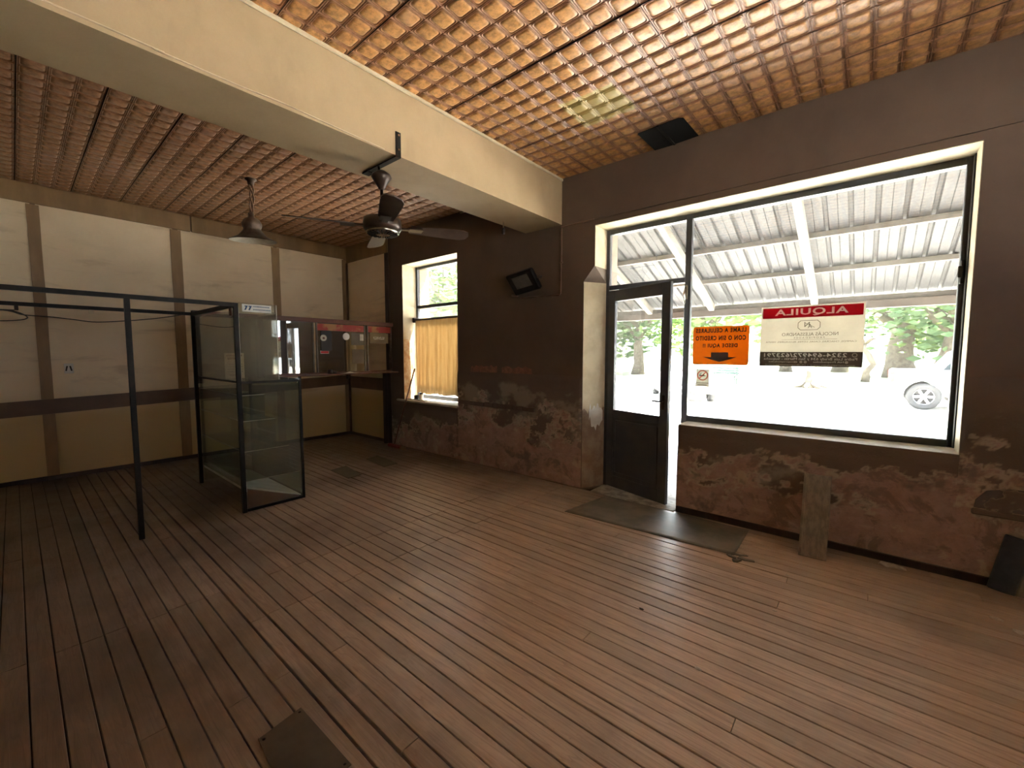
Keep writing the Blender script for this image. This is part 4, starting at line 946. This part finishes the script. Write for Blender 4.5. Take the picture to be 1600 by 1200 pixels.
# ------------------------------------------------------------------ awning outside
aw = thing('awning', 'corrugated galvanised awning on pale timber frame outside the shop', 'awning', (-.4, 4.53, 3.2))
SL = .357; zr = lambda y_: 2.30+SL*(7.3-y_)
for si, (xa, xb) in enumerate(((-4.3, -1.7), (-1.72, .86), (.84, 3.5))):
    xs, zs = [], []; x = xa
    while x < xb:
        for dx, dz in ((0, 0), (.012, .028), (.040, .028), (.052, 0), (.125, 0), (.131, .006), (.137, 0)):
            if x+dx < xb: xs.append(x+dx); zs.append(dz)
        x += .212
    xs.append(xb); zs.append(0); vs, fs = [], []; n = len(xs)
    for y_ in (4.54, 5.5, 6.5, 7.62):
        for x, dz in zip(xs, zs): vs.append((x, y_, zr(y_)+.085+dz+(.004*si)))
    for j in range(3):
        for i in range(n-1): fs.append((j*n+i, j*n+i+1, (j+1)*n+i+1, (j+1)*n+i))
    o = MB().add(vs, fs).build('roof_sheet', M['galv'], aw); md = o.modifiers.new('t', 'SOLIDIFY'); md.thickness = .0012
for y_ in (5.95, 6.72):
    MB().bbox(-4.3, 3.5, -.028, .028, -.03, .03, .004, T(0, y_, zr(y_)+.052)).build('purlin', M['timber'], aw)
for x in (-4.2, -3.0, -1.98, -.62, .95, 2.2):
    A = Matrix.Translation((x, 7.32, zr(7.32)-.035)) @ Matrix.Rotation(math.atan(-SL), 4, 'X')
    MB().bbox(-.04, .04, -2.95, .05, -.055, .05, .005, A).build('rafter', M['timber'], aw)
MB().bbox(-4.3, 3.5, 7.44, 7.50, 2.105, 2.215, .005).build('edge_beam', M['timber2'], aw)
MB().bbox(-4.3, 3.5, 7.505, 7.53, 2.16, 2.285, .005).build('fascia_board', M['timber'], aw)
for x in (-4.2, 3.4): MB().bbox(x-.05, x+.05, 7.42, 7.52, -.052, 2.10, .005).build('awning_post', M['timber2'], aw)

# ------------------------------------------------------------------ vehicles
def wheel(par, x, y_, z, r_, outy):
    A = T(x, y_, z) @ Matrix.Rotation(R(90), 4, 'X')
    tyre = MB().lathe([(r_*.62, -.11), (r_*.9, -.11), (r_, -.085), (r_, .085), (r_*.9, .11), (r_*.62, .11), (r_*.62, -.11)], 28, A).build('wheel', M['tire'], par, local=True)
    s_ = -1 if outy < 0 else 1
    rim = MB().lathe([(r_*.64, .10), (r_*.60, .07), (r_*.56, .03)], 28, A @ Matrix.Scale(-s_, 4, (0, 0, 1)))
    for k in range(6):
        a = 2*math.pi*k/6; c_, s2 = math.cos(a), math.sin(a)
        rim.beam(A @ Vector((c_*.03, s2*.03, -s_*.075)), A @ Vector((c_*r_*.6, s2*r_*.6, -s_*.075)), .06, .03, (0, 1, 0))
    rim.lathe([(0, .095), (.06, .09), (.07, .05)], 14, A @ Matrix.Scale(-s_, 4, (0, 0, 1)))
    rim.build('rim', M['alloy'], tyre, local=True)
    MB().lathe([(0, .0), (r_*.6, .0)], 20, A).build('brake_disc', M['tire'], tyre, local=True)
def arch(x, z, r_, n=9): return [(x+r_*math.cos(R(180-180*i/n)), z+r_*math.sin(R(180*i/n))) for i in range(n+1)]
def side_prism(poly, y0, y1, bevel=.05):
    bm = bmesh.new(); vs = [bm.verts.new((u, y0, v)) for u, v in poly]; f = bm.faces.new(vs)
    r_ = bmesh.ops.extrude_face_region(bm, geom=[f]); 
    for v in [g for g in r_['geom'] if isinstance(g, bmesh.types.BMVert)]: v.co.y = y1
    bmesh.ops.recalc_face_normals(bm, faces=bm.faces)
    ed = [e for e in bm.edges if abs(e.verts[0].co.y-e.verts[1].co.y) < 1e-4]
    bmesh.ops.bevel(bm, geom=ed, offset=bevel, segments=2, profile=.6, affect='EDGES', clamp_overlap=True); return bm
ut = thing('pickup_truck', 'white pickup truck parked on the street seen through the window', 'pickup truck', (.55, 17.2, -.15))
body = [(0, .42)]+[(.0, 1.12), (.05, 1.16), (1.55, 1.16), (1.56, 1.12), (3.6, 1.12), (4.7, 1.03), (4.98, .9), (5.02, .45), (4.5, .40)]+[(x, z) for x, z in arch(4.05, .40, .43)][::-1]+[(3.6, .40), (1.2, .40)]+arch(.74, .40, .45)[::-1]+[(.2, .42)]
MB().bm(side_prism(body, 0, 1.78, .04)).build('body', M['carwhite'], ut, local=True)
cabp = [(.92, 1.12), (1.32, 1.69), (1.46, 1.76), (3.0, 1.74), (3.15, 1.68), (3.72, 1.14)]
MB().bm(side_prism(cabp, .10, 1.68, .05)).build('cab', M['carwhite'], ut, local=True)
wn = MB()
for y_ in (.095, 1.685): wn.prism([(1.10, 1.18), (1.42, 1.63), (2.25, 1.64), (2.25, 1.18)], y_-.006, y_+.006, XZ).prism([(2.33, 1.18), (2.33, 1.64), (3.02, 1.63), (3.5, 1.2)], y_-.006, y_+.006, XZ)
wn.build('side_windows', M['carglass'], ut, local=True)
MB().bbox(-.02, .10, -.01, .12, .78, 1.10, .02).bbox(-.02, .10, 1.66, 1.79, .78, 1.10, .02).build('tail_lamp', M['tail'], ut, local=True)
MB().bbox(-.12, .06, .05, 1.73, .45, .62, .03).build('rear_bumper', M['alloy'], ut, local=True)
MB().bbox(1.3, 3.5, .02, 1.76, .22, .42, .02).build('under_sill', M['tire'], ut, local=True)
MB().bbox(2.45, 2.62, -.015, .0, 1.02, 1.06, .004).build('side_handle', M['chrome'], ut, local=True)
for x, y_, o_ in ((.74, .11, -1), (4.05, .11, -1), (.74, 1.67, 1), (4.05, 1.67, 1)): wheel(ut, x, y_, .385, .385, o_)
cr = thing('white_car', 'white hatchback parked at the kerb seen through the door glass', 'car', (-5.35, 16.2, -.15), R(-62))
body = [(-1.9, .45), (-1.95, .8), (-1.85, .98), (.55, 1.0), (1.55, .9), (1.9, .74), (1.95, .36), (1.7, .28)]+arch(1.25, .30, .36)[::-1]+[(.85, .26), (-.9, .26)]+arch(-1.25, .30, .36)[::-1]+[(-1.7, .3)]
MB().bm(side_prism(body, -.86, .86, .06)).build('body', M['carwhite'], cr, local=True)
MB().bm(side_prism([(-1.8, .97), (-1.35, 1.46), (-.3, 1.53), (.15, 1.46), (.95, .98)], -.76, .76, .07)).build('cabin', M['carwhite'], cr, local=True)
MB().prism([(-.62, .03), (.62, .03), (.56, .62), (-.56, .62)], .0, .012, Matrix.Translation((.93, 0, .985)) @ Matrix.Rotation(R(-59), 4, 'Y') @ Matrix(((0, 0, 1, 0), (1, 0, 0, 0), (0, 1, 0, 0), (0, 0, 0, 1)))).build('windscreen', M['carglass'], cr, local=True)
wn = MB()
for y_ in (-.765, .765): wn.prism([(-1.45, 1.02), (-1.2, 1.40), (-.45, 1.44), (-.45, 1.02)], y_-.008, y_+.008, XZ).prism([(-.37, 1.02), (-.37, 1.44), (.08, 1.40), (.72, 1.02)], y_-.008, y_+.008, XZ)
wn.build('side_windows', M['carglass'], cr, local=True)
MB().bbox(1.82, 1.95, -.62, .62, .30, .48, .02).bbox(1.86, 1.95, -.4, .4, .56, .68, .015).build('grille', M['tire'], cr, local=True)
MB().bbox(1.70, 1.90, -.80, -.52, .60, .76, .03).bbox(1.70, 1.90, .52, .80, .60, .76, .03).build('headlamp', M['alloy'], cr, local=True)
MB().bbox(1.93, 1.965, -.26, .26, .42, .53, .006).build('number_plate', M['white'], cr, local=True)
for s_ in (-1, 1): MB().bbox(.45, .62, s_*.98-.08, s_*.98+.08, .98, 1.10, .02).build('side_mirror', M['carwhite'], cr, local=True)
for x, y_, o_ in ((1.25, -.76, -1), (-1.25, -.76, -1), (1.25, .76, 1), (-1.25, .76, 1)): wheel(cr, x, y_, .31, .31, o_)

# ------------------------------------------------------------------ plaza: trees, bench, stump, wall
random.seed(11)
def tree(label, x, y_, hgt, tr, cr_, leafm, n=900, lean=0., low=.35, lsz=.42, name='plaza_tree', group='trees of the plaza'):
    t_ = thing(name, label, 'tree', (x, y_, -.12), 0, group)
    th = hgt*.55
    pts = [(lean*th*(i/5)**1.5*.6+.06*math.sin(i*2+x), .05*math.cos(i*1.7), th*i/5) for i in range(6)]
    MB().tube(pts, [tr*1.35, tr, tr*.9, tr*.82, tr*.7, tr*.55], 10).build('trunk', M['bark'], t_, local=True)
    bm2 = MB()
    for k in range(6):
        a = 2*math.pi*k/6+x; bm2.tube([pts[3+k % 2], (pts[4][0]+cr_*.45*math.cos(a), cr_*.45*math.sin(a), th*1.05), (pts[4][0]+cr_*.8*math.cos(a), cr_*.8*math.sin(a), hgt*.8+.4*math.sin(k))], [tr*.45, tr*.3, tr*.1], 6)
    bm2.build('branches', M['bark'], t_, local=True)
    cl = MB(); cen = []
    for k in range(26):
        while True:
            v = Vector((random.uniform(-1, 1), random.uniform(-1, 1), random.uniform(-1, 1)))
            if v.length < 1: break
        cen.append(Vector((lean*th*.5+v.x*cr_, v.y*cr_, hgt*(low+1)/2+v.z*hgt*(1-low)/2)))
    for k in range(n):
        c = random.choice(cen); v = Vector((random.gauss(0, 1), random.gauss(0, 1), random.gauss(0, .8)))*cr_*.20
        q = Vector((random.gauss(0, 1), random.gauss(0, 1), random.gauss(0, 1)+.6)).to_track_quat('Z', 'Y'); s_ = lsz*random.uniform(.5, 1.1)
        cl.add([c+v+q @ Vector(p) for p in ((-s_, 0, 0), (0, -s_*.45, .04*s_), (s_, 0, 0), (0, s_*.45, .04*s_))], [(0, 1, 2, 3)])
    cl.build('leaves', leafm, t_, local=True, kind='stuff'); return t_
L1, L2 = M['leaf'], M['leaf2']
tree('broad green tree behind the pickup truck, thick trunk', 1.6, 38, 8.5, .75, 4.6, L1, 1500, low=.28)
tree('green tree just right of the pickup cab', 5.6, 40, 9, .6, 4.4, L1, 1300, low=.3)
tree('pale slanting tree behind the truck bed', 3.3, 34, 7.5, .5, 3.4, L2, 1100, .25, low=.3)
tree('low green tree left of the rental sign', -5.6, 44, 8, .4, 4.0, L1, 1200, low=.3)
tree('tree behind the rental sign', -1.8, 46, 9, .5, 4.4, L2, 1200, low=.3)
tree('bright green tree seen in the door gap', -8.6, 30, 7.5, .35, 3.4, L1, 1300, low=.25)
tree('bluish tree seen through the door glass', -13.5, 31, 8, .4, 3.6, L2, 1400, low=.25)
tree('tall tree at the left of the door glass', -17.5, 34, 9, .5, 4.2, L1, 1400, low=.25)
tree('big leafy tree close outside the small window', -14.2, 13.5, 6.5, .28, 2.9, L1, 2600, low=.30, lsz=.22)
tree('second leafy tree outside the small window', -19.5, 16.5, 8, .3, 3.6, L2, 2000, low=.22, lsz=.28)
tree('far tree on the right side of the plaza', 10.5, 48, 10, .6, 5, L2, 1200, low=.3)
tree('far tree on the left side of the plaza', -24, 44, 10, .6, 5, L1, 1400, low=.25)
pt = thing('pruned_tree', 'small twisted pruned tree between sign and truck', 'tree', (-.1, 31, -.1))
MB().tube([(0, 0, 0), (.05, 0, .6), (.32, 0, 1.0), (.1, .0, 1.5), (-.15, 0, 1.9), (-.05, 0, 2.3)], [.22, .17, .15, .14, .12, .09], 9).build('trunk', M['bark'], pt, local=True)
b = MB()
for k in range(7): b.tube([(-.1, 0, 2.1), (-.1+.35*math.cos(k*.9), .3*math.sin(k*.9), 2.4), (-.1+.6*math.cos(k*.9), .5*math.sin(k*.9), 2.45)], [.07, .05, .03], 6)
b.build('stub_branches', M['bark'], pt, local=True)
be = thing('park_bench', 'green slatted park bench on the plaza left of the sign', 'bench', (-5.75, 24, -.1))
for i in range(4): MB().bbox(-.65, .65, -.25+i*.13, -.15+i*.13, .42, .45, .006).build('slat', M['bench'], be, local=True)
for i in range(3): MB().bbox(-.65, .65, .30, .33, .52+i*.13, .62+i*.13, .006).build('slat', M['bench'], be, local=True)
for x in (-.55, .55): MB().bbox(x-.03, x+.03, -.22, -.16, 0, .42, .005).bbox(x-.03, x+.03, .27, .33, 0, .9, .005).bbox(x-.03, x+.03, -.22, .3, .38, .42, .005).build('leg', M['bench'], be, local=True)
bu = thing('agave_plant', 'spiky blue-green plant beside the park bench', 'plant', (-7.35, 24.2, -.1))
b = MB()
for k in range(46):
    a = k*2.4; e = .25+.9*(k % 7)/7; d = Vector((math.cos(a)*math.cos(e), math.sin(a)*math.cos(e), math.sin(e))); sd_ = Vector((-math.sin(a), math.cos(a), 0))*.05
    l = .55+.4*random.random(); b.add([sd_, -sd_, d*l*.6-sd_*.9, d*l, d*l*.6+sd_*.9], [(0, 1, 2, 3, 4)])
b.build('leaves', L2, bu, local=True, kind='stuff')
sp_ = thing('tree_stump', 'pale tree stump with spreading roots below the rental sign', 'stump', (-2.05, 24, -.1))
MB().tube([(0, 0, 0), (0, 0, .25), (.03, 0, .6), (.0, 0, .85)], [.42, .22, .16, .14], 10).build('stump', M['bark'], sp_, local=True)
b = MB()
for k in range(7): b.tube([(.15*math.cos(k*.9), .15*math.sin(k*.9), .2), (.5*math.cos(k*.9), .5*math.sin(k*.9), .06), (.9*math.cos(k*.9+.2), .9*math.sin(k*.9+.2), .0)], [.12, .08, .03], 6)
b.build('roots', M['bark'], sp_, local=True)
struct(MB().box(-60, 60, 95, 96, -.2, 3.4).build('far_boundary', M['farwall']), 'long pale wall far across the plaza', 'wall')
